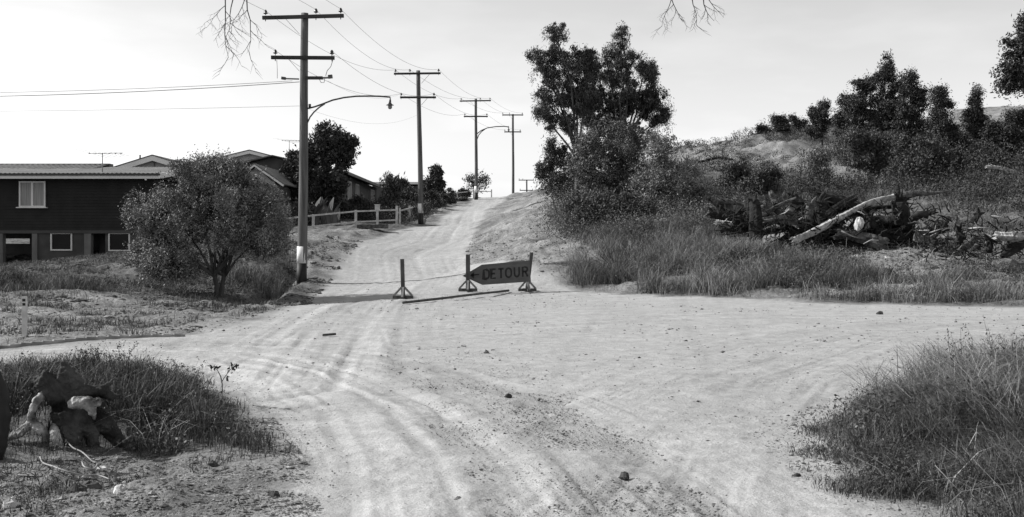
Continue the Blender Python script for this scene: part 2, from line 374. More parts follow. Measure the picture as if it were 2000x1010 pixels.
def ground_material():
    m = bpy.data.materials.new('ground_dirt'); m.use_nodes = True
    t = m.node_tree; b = t.nodes['Principled BSDF']; lk = t.links.new
    b.inputs['Roughness'].default_value = 0.95; b.inputs['Specular IOR Level'].default_value = 0.1
    g = t.nodes.new('ShaderNodeNewGeometry')
    def noise(scale, detail=6, rough=0.6, stretch=None):
        n = t.nodes.new('ShaderNodeTexNoise'); n.inputs['Scale'].default_value = scale
        n.inputs['Detail'].default_value = detail; n.inputs['Roughness'].default_value = rough
        if stretch:
            mpp = t.nodes.new('ShaderNodeMapping'); mpp.inputs['Scale'].default_value = stretch
            lk(g.outputs['Position'], mpp.inputs[0]); lk(mpp.outputs[0], n.inputs['Vector'])
        else: lk(g.outputs['Position'], n.inputs['Vector'])
        return n.outputs['Fac']
    def rng(src, a, b_, c, d):
        r = t.nodes.new('ShaderNodeMapRange'); r.inputs['From Min'].default_value = a; r.inputs['From Max'].default_value = b_
        r.inputs['To Min'].default_value = c; r.inputs['To Max'].default_value = d; lk(src, r.inputs['Value']); return r.outputs[0]
    def math_(op, a, b_):
        n = t.nodes.new('ShaderNodeMath'); n.operation = op
        for i, v in enumerate((a, b_)):
            if isinstance(v, (int, float)): n.inputs[i].default_value = v
            else: lk(v, n.inputs[i])
        return n.outputs[0]
    def at(nm):
        a = t.nodes.new('ShaderNodeAttribute'); a.attribute_name = nm; return a.outputs['Fac']
    def mix(f, a, b_):
        return math_('ADD', math_('MULTIPLY', a, math_('SUBTRACT', 1.0, f)), math_('MULTIPLY', b_, f))
    n1 = noise(0.6); n2 = noise(5.0, 8, 0.65); n3 = noise(38, 4, 0.7); n4 = noise(13, 6, 0.7)
    road = math_('MULTIPLY', rng(n1, 0.3, 0.7, 0.365, 0.425), rng(n2, 0.3, 0.7, 0.88, 1.12))
    road = math_('MULTIPLY', road, rng(at('streak'), -0.9, 0.9, 0.72, 1.16))
    n5 = noise(90, 3, 0.8); n6 = noise(2.2, 7, 0.75)
    road = math_('MULTIPLY', road, rng(n5, 0.3, 0.7, 0.80, 1.18))
    road = math_('MULTIPLY', road, rng(n6, 0.35, 0.65, 0.86, 1.12))
    road = math_('MULTIPLY', road, rng(n3, 0.58, 0.70, 1.0, 0.55))
    road = math_('MULTIPLY', road, rng(n4, 0.62, 0.72, 1.0, 0.72))
    bare_ = math_('MULTIPLY', rng(n1, 0.35, 0.65, 0.16, 0.33), rng(n4, 0.35, 0.65, 0.55, 1.25))
    bare_ = math_('MULTIPLY', bare_, rng(n3, 0.35, 0.65, 0.75, 1.2))
    veg_ = math_('MULTIPLY', rng(n2, 0.35, 0.65, 0.05, 0.17), rng(n3, 0.35, 0.65, 0.6, 1.3))
    off = mix(at('bare'), veg_, bare_)
    col = mix(at('road'), off, road)
    lk(col, b.inputs['Base Color'])
    bp = t.nodes.new('ShaderNodeBump'); bp.inputs['Distance'].default_value = 0.03
    h = math_('ADD', math_('MULTIPLY', n4, 0.9), math_('ADD', math_('MULTIPLY', n3, 0.35), math_('MULTIPLY', n2, 1.2)))
    lk(h, bp.inputs['Height'])
    lk(rng(at('road'), 0, 1, 0.95, 0.7), bp.inputs['Strength'])
    lk(bp.outputs[0], b.inputs['Normal'])
    return m
GM = ground_material()
attrs = {'road': roadm, 'bare': bare, 'streak': tst}
o = sub_mesh('dirt_road', edge_f >= 0, GM, attrs); o['kind'] = 'structure'
o = sub_mesh('ground', edge_f < 0, GM, attrs); o['kind'] = 'structure'

# a lookup grid for quick heights
class HG:
    def __init__(s_, x0, x1, y0, y1, st):
        s_.x0, s_.y0, s_.st = x0, y0, st
        xs = np.arange(x0, x1 + st, st); yy = np.arange(y0, y1 + st, st)
        X, Y = np.meshgrid(xs, yy); s_.z = height(X, Y, True); s_.nx = len(xs); s_.ny = len(yy)
    def __call__(s_, x, y):
        fx = np.clip((np.asarray(x) - s_.x0) / s_.st, 0, s_.nx - 1.001); fy = np.clip((np.asarray(y) - s_.y0) / s_.st, 0, s_.ny - 1.001)
        ix = fx.astype(int); iy = fy.astype(int); fx = fx - ix; fy = fy - iy; z = s_.z
        return (z[iy, ix] * (1 - fx) + z[iy, ix + 1] * fx) * (1 - fy) + (z[iy + 1, ix] * (1 - fx) + z[iy + 1, ix + 1] * fx) * fy
near_h = HG(-9, 10, 4, 18, 0.06)
mid_h = HG(-26, 26, 14, 62, 0.2)
far_h = HG(-60, 95, 40, 200, 0.7)

# ---------------------------------------------------------------- object helpers
def thing(name, label, cat, loc=(0, 0, 0), rz=0.0, group=None):
    o = bpy.data.objects.new(name, None); scn.collection.objects.link(o)
    o.empty_display_size = 0.3
    o.location = loc; o.rotation_euler = (0, 0, rz); o['label'] = label; o['category'] = cat
    if group: o['group'] = group
    return o
def tag(o, label, cat, group=None, kind=None):
    o['label'] = label; o['category'] = cat
    if group: o['group'] = group
    if kind: o['kind'] = kind
    return o
class MB:
    def __init__(s_): s_.v = []; s_.f = []; s_.sm = []
    def add(s_, v, f, smooth=False):
        b = len(s_.v); s_.v += [tuple(p) for p in v]; s_.f += [tuple(i + b for i in q) for q in f]; s_.sm += [smooth] * len(f); return s_
    def box(s_, c, d, rz=0.0, rx=0.0, ry=0.0):
        from mathutils import Euler
        e = Euler((rx, ry, rz)).to_matrix(); v = []
        for z in (-1, 1):
            for y in (-1, 1):
                for x in (-1, 1):
                    v.append(Vector(c) + e @ Vector((x * d[0] / 2, y * d[1] / 2, z * d[2] / 2)))
        return s_.add(v, [(0, 2, 3, 1), (4, 5, 7, 6), (0, 1, 5, 4), (2, 6, 7, 3), (0, 4, 6, 2), (1, 3, 7, 5)])
    def bar(s_, a, b, w, h):
        """square bar from a to b"""
        a = Vector(a); b = Vector(b); d = (b - a); up = Vector((0, 0, 1)) if abs(d.normalized().z) < 0.95 else Vector((0, 1, 0))
        sx = d.cross(up).normalized() * w / 2; sy = sx.cross(d).normalized() * h / 2
        v = [a - sx - sy, a + sx - sy, a + sx + sy, a - sx + sy, b - sx - sy, b + sx - sy, b + sx + sy, b - sx + sy]
        return s_.add(v, [(0, 3, 2, 1), (4, 5, 6, 7), (0, 1, 5, 4), (1, 2, 6, 5), (2, 3, 7, 6), (3, 0, 4, 7)])
    def tube(s_, pts, rad, n=8, cap=True, jit=0.0, rnd=None, smooth=True):
        pts = [Vector(p) for p in pts]; m = len(pts)
        if not isinstance(rad, (list, tuple)): rad = [rad] * m
        v = []; prev = None
        for i, p in enumerate(pts):
            d = (pts[min(i + 1, m - 1)] - pts[max(i - 1, 0)]).normalized()
            if prev is None:
                up = Vector((0, 0, 1)) if abs(d.z) < 0.9 else Vector((1, 0, 0)); x = d.cross(up).normalized()
            else: x = (prev - d * prev.dot(d)).normalized()
            prev = x; y = d.cross(x)
            for k in range(n):
                a = 2 * math.pi * k / n; r = rad[i] * (1 + (rnd.uniform(-jit, jit) if jit and rnd else 0))
                v.append(p + (x * math.cos(a) + y * math.sin(a)) * r)
        f = []
        for i in range(m - 1):
            for k in range(n):
                f.append((i * n + k, i * n + (k + 1) % n, (i + 1) * n + (k + 1) % n, (i + 1) * n + k))
        if cap: f.append(tuple(range(n - 1, -1, -1))); f.append(tuple((m - 1) * n + k for k in range(n)))
        return s_.add(v, f, smooth)
    def bark(s_, pts, rad, rr, n=16):
        """fluted, cracked trunk with torn ends"""
        q = []; rd = []
        for i in range(len(pts) - 1):
            for j in range(3): q.append(pts[i].lerp(pts[i + 1], j / 3)); rd.append(rad[i] + (rad[i + 1] - rad[i]) * j / 3)
        q.append(pts[-1]); rd.append(rad[-1]); m = len(q); ph = [rr.uniform(0, 6.28) for _ in range(4)]
        d0 = (q[-1] - q[0]).normalized(); up = Vector((0, 0, 1)) if abs(d0.z) < .9 else Vector((1, 0, 0)); x = d0.cross(up).normalized(); y = d0.cross(x)
        v = []
        groove = [rr.uniform(-.16, .10) for _ in range(n)]
        for i in range(m):
            lump = rr.uniform(-.07, .07)
            for k in range(n):
                a = 2 * math.pi * k / n
                r = rd[i] * (1 + .13 * math.sin(2 * a + ph[0] + i * .15) + .08 * math.sin(5 * a + ph[1]) + groove[k] + lump + rr.uniform(-.06, .06))
                p = q[i] + (x * math.cos(a) + y * math.sin(a)) * r
                if i in (0, m - 1): p = p + d0 * rd[i] * rr.uniform(-.9, .9)
                v.append(p)
        v.append(q[0] + d0 * rd[0] * .5); v.append(q[-1] - d0 * rd[-1] * .5)
        f = [(i * n + k, i * n + (k + 1) % n, (i + 1) * n + (k + 1) % n, (i + 1) * n + k) for i in range(m - 1) for k in range(n)]
        f += [(m * n, (k + 1) % n, k) for k in range(n)] + [(m * n + 1, (m - 1) * n + k, (m - 1) * n + (k + 1) % n) for k in range(n)]
        return s_.add(v, f, False)
    def prism(s_, poly, y0, y1):
        """polygon in XZ extruded along Y"""
        n = len(poly); v = [(x, y0, z) for x, z in poly] + [(x, y1, z) for x, z in poly]
        return s_.add(v, [tuple(range(n)), tuple(range(2 * n - 1, n - 1, -1))] + [(i, i + n, (i + 1) % n + n, (i + 1) % n) for i in range(n)])
    def ball(s_, c, r, sc=(1, 1, 1), n=8, jit=0.0, rnd=None):
        v = []; f = []; m = n // 2 + 1
        for i in range(m):
            th = math.pi * i / (m - 1)
            for k in range(n):
                a = 2 * math.pi * k / n; q = 1 + (rnd.uniform(-jit, jit) if rnd else 0)
                v.append((c[0] + r * q * sc[0] * math.sin(th) * math.cos(a), c[1] + r * q * sc[1] * math.sin(th) * math.sin(a), c[2] + r * q * sc[2] * math.cos(th)))
        for i in range(m - 1):
            for k in range(n): f.append((i * n + k, (i + 1) * n + k, (i + 1) * n + (k + 1) % n, i * n + (k + 1) % n))
        return s_.add(v, f, True)
    def build(s_, name, m, parent=None):
        me = bpy.data.meshes.new(name); me.from_pydata([tuple(p) for p in s_.v], [], s_.f)
        me.polygons.foreach_set('use_smooth', s_.sm); me.materials.append(m); me.update()
        o = bpy.data.objects.new(name, me); scn.collection.objects.link(o)
        if parent is not None: o.parent = parent
        return o
def copy_tree(o, parent=None):
    c = o.copy(); scn.collection.objects.link(c)
    if parent is not None: c.parent = parent
    for ch in o.children: copy_tree(ch, c)
    return c

# ---------------------------------------------------------------- leaves and grass
def leaf_mesh(name, pos, length, width, rng, m, parent=None, droop=0.3, fold=True):
    n = len(pos)
    d = rng.normal(size=(n, 3)); d[:, 2] -= droop * 1.5; d /= np.linalg.norm(d, axis=1)[:, None]
    u = rng.normal(size=(n, 3)); u -= (u * d).sum(1)[:, None] * d; u /= np.linalg.norm(u, axis=1)[:, None]
    l = length * rng.uniform(0.6, 1.35, n)[:, None]; w = width * rng.uniform(0.6, 1.3, n)[:, None]
    a = pos - d * l * 0.5; b = pos + u * w * 0.5; c = pos + d * l * 0.5; e = pos - u * w * 0.5
    v = np.stack([a, b, c, e], 1).reshape(-1, 3)
    f = np.arange(4 * n).reshape(-1, 4)
    r = np.repeat(rng.uniform(0, 1, n), 4)
    return np_mesh(name, v, f, m, parent, {'rnd': r}, smooth=False)

def clump_points(blobs, n_clumps, per, cr, rng, shell=2.0):
    bl0 = np.array(blobs, float); sub = []
    for b in bl0:
        sub.append([*b[:3], *(b[3:] * 0.42)])
        for _ in range(16):
            d = rng.normal(size=3); d[2] += 0.15; d /= np.linalg.norm(d); q = rng.uniform(0.45, 0.98)
            sub.append([*(b[:3] + d * b[3:] * q), *(b[3:] * rng.uniform(0.12, 0.36) * np.array([rng.uniform(.6, 1.4), 1, rng.uniform(.5, 1.7)]))])
    bl = np.array(sub)
    w = (bl[:, 3] * bl[:, 4] * bl[:, 5]) ** 0.7; w /= w.sum()
    which = rng.choice(len(bl), n_clumps, p=w)
    d = rng.normal(size=(n_clumps, 3)); d /= np.linalg.norm(d, axis=1)[:, None]
    r = rng.uniform(0, 1, n_clumps) ** (1 / shell)
    cen = bl[which, :3] + d * r[:, None] * bl[which, 3:]
    sz = rng.uniform(0.35, 1.35, n_clumps) * rng.uniform(0.6, 1.1, n_clumps)
    nw = n_clumps // 2                                   # stray sprays that fringe the crown
    wb = bl0[rng.integers(0, len(bl0), nw)]; wd_ = rng.normal(size=(nw, 3)); wd_ /= np.linalg.norm(wd_, axis=1)[:, None]
    wc = wb[:, :3] + wd_ * wb[:, 3:] * rng.uniform(0.8, 1.12, nw)[:, None]
    cen0 = cen
    k = np.repeat(np.arange(n_clumps), per)
    g = rng.normal(size=(len(k), 3)); g /= np.linalg.norm(g, axis=1)[:, None]
    p = cen[k] + g * (rng.uniform(0, 1, len(k)) ** 0.5 * cr * 1.75 * sz[k])[:, None] * np.array([1, 1, 0.8])
    k2 = np.repeat(np.arange(nw), max(4, per // 5)); g = rng.normal(size=(len(k2), 3)) * cr * np.array([.5, .5, .9])
    return cen0, np.concatenate([p, wc[k2] + g])

def tree(name, label, cat, px, Y, blobs_px, leaf=(0.14, 0.045), clumps=300, per=40, cr=0.22, mat_leaf='leaf_dark', mat_bark='bark',
         trunk_r=0.12, seed=1, group=None, base_z=None, stems=1, droop=0.3, lean=0.0, depth=0.9, crown_name='crown', trunk_name='trunk', twigs=60, shell=2.0, fork=0.35):
    """blobs_px: (px,py,rx,ry) of crown lobes as the photo shows them, at distance Y"""
    rng = np.random.default_rng(seed); rr = random.Random(seed)
    k = Y / F
    bx = (px - 1000) * k
    bz = Hs(bx, Y) if base_z is None else base_z
    root = thing(name, label, cat, (bx, Y, bz), 0, group)
    blobs = []
    for (x, y, rx, ry) in blobs_px:
        rd = depth * (rx + ry) / 2 * k
        blobs.append(((x - px) * k, rr.uniform(-0.35, 0.35) * rd, CZ + (HY - y) * k - bz, rx * k, rd, ry * k))
    cen, p = clump_points(blobs, clumps, per, cr, rng, shell)
    low = min(b[2] - b[5] for b in blobs)
    ok = p[:, 2] > 0.02
    leaf_mesh(crown_name, p[ok], leaf[0], leaf[1], rng, M[mat_leaf], root, droop)
    mb = MB()
    top = max(b[2] for b in blobs)
    fz = max(0.12 * top, min(low + 0.3, fork * top))
    stembase = []
    for s_ in range(stems):
        ox = rr.uniform(-1, 1) * trunk_r * 1.2 * (stems > 1); oy = rr.uniform(-1, 1) * trunk_r * 1.2 * (stems > 1)
        sx = rr.uniform(-0.35, 0.35) * fz * (stems > 1) + lean * fz; sy = rr.uniform(-0.3, 0.3) * fz * (stems > 1)
        r0 = trunk_r / math.sqrt(stems) * 1.15
        pts = [(ox, oy, -0.25), (ox, oy, 0.02), (ox + sx * 0.45 + rr.uniform(-.04, .04), oy + sy * 0.4, fz * 0.5), (ox + sx, oy + sy, fz)]
        mb.tube(pts, [r0 * 1.5, r0 * 1.25, r0, r0 * 0.85], 8, jit=0.08, rnd=rr)
        stembase.append((Vector(pts[-1]), r0 * 0.85))
    for i, b in enumerate(sorted(blobs, key=lambda q: q[2])):
        s0, r0 = stembase[i % len(stembase)]
        e = Vector(b[:3]); mid = s0.lerp(e, 0.5) + Vector((rr.uniform(-.12, .12), rr.uniform(-.12, .12), 0.10)) * (e - s0).length
        rb = r0 * (0.55 if len(blobs) > 2 else 0.8)
        mb.tube([s0 - Vector((0, 0, 0.1)), s0.lerp(mid, 0.5) + Vector((0, 0, 0.03)), mid, e], [r0 * 0.8, rb, rb * 0.75, rb * 0.3], 6)
    bl = np.array([b[:3] for b in blobs])
    for i in range(min(twigs, len(cen))):
        c = cen[i]
        if c[2] < 0.1: continue
        j = int(np.argmin(((bl - c) ** 2).sum(1)))
        s0, _ = stembase[j % len(stembase)]
        q = Vector(bl[j]).lerp(s0, rr.uniform(0, 0.35)); e = Vector(c)
        mid = q.lerp(e, 0.5) + Vector((rr.uniform(-.1, .1), rr.uniform(-.1, .1), rr.uniform(-.02, .12))) * (e - q).length
        mb.tube([q, mid, e], [trunk_r * 0.16, trunk_r * 0.11, trunk_r * 0.04], 4, cap=False)
    mb.build(trunk_name, M[mat_bark], root)
    return root

def grass(name, label, pts, hgt, wid, rng, m, lean=0.35, group=None, wind=(0.0, 0.0), tuft=0.07, tsc=2.0):
    """pts Nx3 bases -> bent blades gathered in uneven tufts, seven vertices each"""
    n = len(pts)
    x, y = pts[:, 0], pts[:, 1]
    h = hgt * np.exp(rng.normal(0, 0.38, n)) * np.clip(1 + 1.5 * fbm(x * tsc, y * tsc, 301, 3), 0.3, 1.8)
    h = np.minimum(h, np.max(hgt) * 1.7)
    # neighbouring blades share a lean direction, with scatter
    a = 9 * fbm(x * tsc * 1.3, y * tsc * 1.3, 311, 2) + rng.normal(0, 1.1, n); ln = lean * rng.uniform(0.1, 1.9, n)
    dx = np.cos(a) * ln + wind[0]; dy = np.sin(a) * ln + wind[1]
    b = rng.uniform(0, 2 * np.pi, n); w_ = wid * rng.uniform(.5, 1.4, n); wx = np.cos(b) * w_ * 0.5; wy = np.sin(b) * w_ * 0.5
    zz = np.zeros(n); v = np.zeros((n, 7, 3)); W3 = np.stack([wx, wy, zz], 1)
    bend = rng.uniform(0.0, 0.55, n)
    v[:, 0] = pts - W3 - [0, 0, 0.03]; v[:, 1] = pts + W3 - [0, 0, 0.03]
    m1 = pts + np.stack([dx * h * 0.18, dy * h * 0.18, h * 0.42], 1); v[:, 2] = m1 + W3 * .9; v[:, 3] = m1 - W3 * .9
    m2 = pts + np.stack([dx * h * 0.52, dy * h * 0.52, h * (0.78 - .12 * bend)], 1); v[:, 4] = m2 + W3 * .6; v[:, 5] = m2 - W3 * .6
    v[:, 6] = pts + np.stack([dx * h * 1.05, dy * h * 1.05, h * (1.0 - bend)], 1)
    i0 = np.arange(n) * 7
    tri = np.concatenate([np.stack([i0 + p, i0 + q, i0 + r_], 1) for p, q, r_ in ((0, 1, 2), (0, 2, 3), (3, 2, 4), (3, 4, 5), (5, 4, 6))])
    o = np_mesh(name, v.reshape(-1, 3), tri, m, None, {'rnd': np.repeat(rng.uniform(0, 1, n), 7)}, smooth=False)
    return tag(o, label, 'grass', group, 'stuff')
def scatter(poly, dens, rng, hg, thr=None, nscale=1.0, seed=0, avoid_road=True, use_bare=True, soft=0.0):
    if soft: poly = list(poly)
    xs = [p[0] for p in poly]; yy = [p[1] for p in poly]
    x0, x1, y0, y1 = min(xs) - soft, max(xs) + soft, min(yy) - soft, max(yy) + soft
    n = int((x1 - x0) * (y1 - y0) * dens); x = rng.uniform(x0, x1, n); y = rng.uniform(y0, y1, n)
    if soft:
        sd_ = sdf(x, y, poly) + soft * 1.3 * fbm(x * 1.6, y * 1.6, 401, 3); k = rng.uniform(0, 1, n) < np.clip(0.45 + sd_ / soft, 0, 1) ** 1.5
    else: k = inside(x, y, poly)
    if avoid_road: k &= sdf(x, y, ROAD) < -0.05 - 0.25 * rng.uniform(0, 1, n)
    if thr is not None: k &= (fbm(x * nscale, y * nscale, seed, 3) + rng.uniform(-.12, .12, n)) > thr
    if use_bare: k &= rng.uniform(0, 1, n) > np.clip(bareness(x, y) * 1.5, 0, 0.97)
    x = x[k]; y = y[k]
    return np.stack([x, y, hg(x, y)], 1)
rng = np.random.default_rng(7)

# ---------------------------------------------------------------- power poles
def wood_pole(px, Y, ytop, ybase_z, arms, label, r=0.16, band=True, lean=0.0, insul=True, lamp=False, third=False, brace=1):
    k = Y / F; x0 = (px - 1000) * k; zt = CZ + (HY - ytop) * k
    root = thing('power_pole', label, 'power pole', (x0, Y, ybase_z), 0, 'timber power poles climbing beside the road')
    Ht = zt - ybase_z
    rr = random.Random(int(px))
    n = 14; pts = []; rad = []
    for i in range(n + 1):
        q = i / n; z = -0.4 + (Ht + 0.4) * q
        pts.append((lean * z / Ht + 0.02 * math.sin(q * 5), 0, z)); rad.append(r * (1.12 - 0.32 * q))
    mb = MB().tube(pts, rad, 16, jit=0.02, rnd=rr); mb.build('shaft', M['pole_wood'], root)
    if band:
        mb = MB().tube([(0.0, 0, -0.3), (lean * .07, 0, 0.72)], [r * 1.14, r * 1.13], 16); mb.build('tar_band', M['tar_band'], root)
        mb = MB().tube([(lean * .07, 0, 0.721), (lean * .13, 0, 1.36)], [r * 1.125, r * 1.105], 16); mb.build('white_band', M['white_band'], root)
    ends = []
    for (xa, xb, ya, yb, th, pins) in arms:
        za = CZ + (HY - ya) * k - ybase_z; zb = CZ + (HY - yb) * k - ybase_z
        X1 = (xa - 1000) * k - x0; X2 = (xb - 1000) * k - x0
        fy = -r * 0.85 - th / 2
        arm = MB().bar((X1, fy, za), (X2, fy, zb), th, th * 1.15).build('crossarm', M['arm_wood'], root)
        # brace
        s_ = -1 if brace > 0 else 1
        zz = (za + zb) / 2
        MB().bar((s_ * (X2 - X1) * 0.19, fy - 0.02, zz - th * .5), (s_ * 0.05, fy + 0.03, zz - (X2 - X1) * 0.21), 0.05, 0.012).build('brace', M['metal_dark'], root)
        e = []
        for q in pins:
            X = (q - 1000) * k - x0; z = za + (zb - za) * (X - X1) / (X2 - X1)
            if insul:
                mi = MB().tube([(X, fy, z - th * .57 - 0.07), (X, fy, z + th * .55 + 0.10)], 0.017, 6)
                b0 = z + th * .55 + 0.08
                mi.tube([(X, fy, b0), (X, fy, b0 + 0.03), (X, fy, b0 + 0.05), (X, fy, b0 + 0.10), (X, fy, b0 + 0.16)], [0.055, 0.10, 0.05, 0.065, 0.025], 10)
                mi.build('insulator', M['porcelain'], arm)
            e.append((x0 + X, Y + fy, ybase_z + z + th * .55 + (0.2 if insul else 0.02)))
        ends.append(e)
    return root, ends, x0, k

GP = {}
p1, e1, x1, k1 = wood_pole(589, 42, 26, Hs((589 - 1000) / F * 42, 42), [(515, 673, 37, 33, 0.115, (521, 619, 667)), (532, 655, 114, 115, 0.115, (540, 650))],
                           'nearest and tallest power pole with a white band, tarred foot and lamp arm', r=0.175, lean=0.14)
p2, e2, x2, k2 = wood_pole(822, 73, 138, Hs((822 - 1000) / F * 73, 73), [(770, 861, 145, 144, 0.11, (773, 801, 857)), (782, 852, 191, 191, 0.11, (784, 848))],
                           'second power pole up the hill, behind the corner of the white rail fence', r=0.165, lean=-0.16, brace=-1)
p3, e3, x3, k3 = wood_pole(930, 112, 193, Hs((930 - 1000) / F * 112, 112), [(898, 959, 198, 197, 0.11, (901, 938, 957)), (906, 953, 228, 228, 0.11, (908, 951))],
                           'third power pole, near the crest with a slender curved lamp arm', r=0.16, lean=-0.02)
p4, e4, x4, k4 = wood_pole(1002, 142, 223, Hs((1002 - 1000) / F * 142, 142), [(981, 1022, 225, 225, 0.12, (982, 995, 1020)), (985, 1018, 258, 258, 0.12, (986, 1016))],
                           'fourth power pole at the crest on the right edge of the road', r=0.16, band=False, lean=0.0)
p5, e5, x5, k5 = wood_pole(1029, 200, 351, 3.0, [(1013, 1043, 352, 352, 0.13, (1014, 1021, 1042)), (1015, 1041, 372, 372, 0.13, (1016, 1040))],
                           'farthest power pole, only its crossarms showing over the crest beside the bare bank', r=0.16, band=False)
# unseen neighbours of the line: one behind the photographer, one out to the left along the cross road
def plain_pole(loc, label):
    c = copy_tree(p1); c.location = loc; c['label'] = label; return c
pa = plain_pole((-13.6, -4, 0.1), 'power pole behind the photographer carrying the line on')
pb = plain_pole((-50, 44, Hs(-50, 44)), 'power pole out to the left carrying the side wires')

def wire(a, b, sag, label=None, r=0.011, n=28):
    a = Vector(a); b = Vector(b)
    pts = []
    for i in range(n + 1):
        q = i / n; p = a.lerp(b, q); p.z -= 4 * sag * .7 * q * (1 - q); pts.append(p)
    d = MB().tube(pts, r * 0.7, 4, cap=False)
    o = d.build('power_wire', M['wire'])
    return tag(o, label, 'wire', 'overhead wires')
off0 = Vector((-13.6, -4, 0.1)) - p1.location
nm = ['left', 'middle', 'right']
for i in range(3):
    wire(e1[0][i], Vector(e1[0][i]) + off0, 0.7, f'thin {nm[i]} top wire running overhead from the nearest pole towards the viewer', 0.010)
    wire(e1[0][i], e2[0][i], 1.0, f'thin {nm[i]} top wire between the nearest and second poles', 0.012)
    wire(e2[0][i], e3[0][i], 0.9, f'thin {nm[i]} top wire between the second and third poles', 0.015)
    wire(e3[0][i], e4[0][i], 0.6, f'thin {nm[i]} top wire between the third and fourth poles', 0.015)
for i in range(2):
    s_ = ['left', 'right'][i]
    wire(e1[1][i], e2[1][i], 1.05, f'thin {s_} lower wire between the nearest and second poles', 0.012)
    wire(e2[1][i], e3[1][i], 0.9, f'thin {s_} lower wire between the second and third poles', 0.014)
    wire(e3[1][i], e4[1][i], 0.6, f'thin {s_} lower wire between the third and fourth poles', 0.014)
wire(P(571, 158, 42), P(-900, 164, 44), 0.62, 'upper of the two close wires running left from the nearest pole', 0.013)
wire(P(585, 160, 42), P(-900, 168, 44), 0.75, 'lower thicker wire of the close pair running left from the nearest pole', 0.02)
wire(P(585, 207, 42), P(-900, 212, 44), 0.25, 'single faint wire running left below the lamp bracket of the nearest pole', 0.009)
wire(P(600, 212, 42), P(820, 222, 73), 0.9, 'faint sagging wire below the crossarms between nearest and second poles', 0.005)
wire(P(640, 158, 42), e2[1][0], 0.7, 'faint wire from the short switch arm to the second pole', 0.006)

# switch arm and cable lugs on the nearest pole
def pl(px, py, dy=0.0): X, Y, z = P(px, py, 42); return (X - p1.location.x, dy, z - p1.location.z)
sa = MB().bar(pl(600, 154, -0.22), pl(632, 154, -0.22), 0.14, 0.11).build('switch_arm', M['arm_wood'], p1)
MB().bar(pl(632, 154, -0.22), pl(651, 153, -0.22), 0.09, 0.06).build('clamp', M['metal_grey'], sa)
MB().bar(pl(643, 152, -0.22), pl(651, 151, -0.22), 0.14, 0.13).build('cap', M['metal_dark'], sa)
st_ = MB().bar(pl(553, 155, -0.2), pl(586, 156, -0.2), 0.07, 0.05).build('strain_arm', M['metal_grey'], p1)
MB().bar(pl(552, 154, -0.2), pl(560, 155, -0.2), 0.13, 0.10).build('cap', M['metal_dark'], st_)
MB().tube([pl(543, 119, -0.22), pl(544, 137, -0.22), pl(544, 155, -0.22)], 0.010, 5).build('dropper', M['wire'], p1)
MB().tube([pl(652, 119, -0.22), pl(648, 132, -0.22), pl(641, 140, -0.22), pl(638, 150, -0.22)], 0.013, 5).build('dropper', M['wire'], p1)
MB().tube([pl(626, 157, -0.22), pl(629, 163, -0.22), pl(635, 163, -0.22), pl(636, 156, -0.22)], 0.012, 5).build('dropper', M['wire'], p1)
# lamp arms
def lamp_arm(pole, pts, brace, lamp, Y, rt):
    def q(p, dy=-0.05): X, _, z = P(p[0], p[1], Y); return (X - pole.location.x, dy, z - pole.location.z)
    a = MB().tube([q(p) for p in pts], rt, 8).build('lamp_arm', M['metal_dark'], pole)
    MB().tube([q(p) for p in brace], rt * 0.9, 8).build('arm_brace', M['metal_dark'], a)
    X, y0, z = q(lamp)
    m = MB(); s_ = Y / 42.0
    m.tube([(X, y0, z + 0.12 * s_), (X, y0, z), (X, y0, z - 0.05), (X, y0, z - 0.09), (X, y0, z - 0.10)], [0.02, 0.05, 0.075, 0.15, 0.15], 14)
    ls = m.build('lamp_shade', M['metal_dark'], a)
    MB().tube([(X, y0, z - 0.10), (X, y0, z - 0.16), (X, y0, z - 0.22), (X, y0, z - 0.25)], [0.07, 0.085, 0.07, 0.02], 12).build('lamp_glass', M['metal_grey'], ls)
lamp_arm(p1, [(599, 213), (615, 209), (632, 203), (650, 196), (672, 191), (695, 188.5), (720, 188), (742, 188.5), (762, 190), (763, 199)],
         [(598, 252), (601, 240), (606, 229), (614, 219), (624, 210), (635, 203)], (762, 201), 42, 0.032)
lamp_arm(p3, [(931, 262), (940, 255), (952, 250), (968, 247.5), (985, 247), (993, 248), (993.5, 250)], [(932, 272), (935, 264), (941, 257), (948, 252)], (993.5, 252), 112, 0.05)
MB().tube([pl(606, 204, -0.1), pl(606, 211, -0.1)], 0.05, 8).build('insulator', M['porcelain'], p1)

# ---------------------------------------------------------------- DETOUR sign and its stands
def stand(px, py, Y, htop, tilt, label, wpx=0.115, mat_='timber_grey', rz=0.0):
    X = (px - 1000) / F * Y; z0 = Hs(X, Y)
    s_ = thing('timber_stand', label, 'sign stand', (X, Y, z0), rz, 'home-made timber stands across the road')
    zt = CZ + (HY - htop) / F * Y - z0
    MB().bar((0, 0, 0.0), (tilt, 0, zt), wpx, 0.09).build('post', M['timber_dark'], s_)
    MB().box((0, -0.06, 0.045), (0.62, 0.07, 0.09)).build('foot_beam', M['timber_dark'], s_)
    MB().box((0.0, 0.02, 0.04), (0.08, 0.72, 0.08)).build('foot_beam', M['timber_dark'], s_)
    for d in (-1, 1): MB().bar((d * 0.28, -0.06, 0.09), (d * 0.03, -0.05, 0.36), 0.05, 0.06).build('strut', M[mat_], s_)
    MB().bar((0.0, -0.34, 0.06), (0.0, -0.07, 0.34), 0.07, 0.05).build('strut', M[mat_], s_)
    return s_
stand(787.5, 580, 33.2, 506, -0.03, 'lone thin post on a braced wooden foot, left of the arrow sign')
stand(914, 571, 36.0, 497, 0.0, 'wooden stand whose post rises behind the tip of the arrow sign', 0.14)
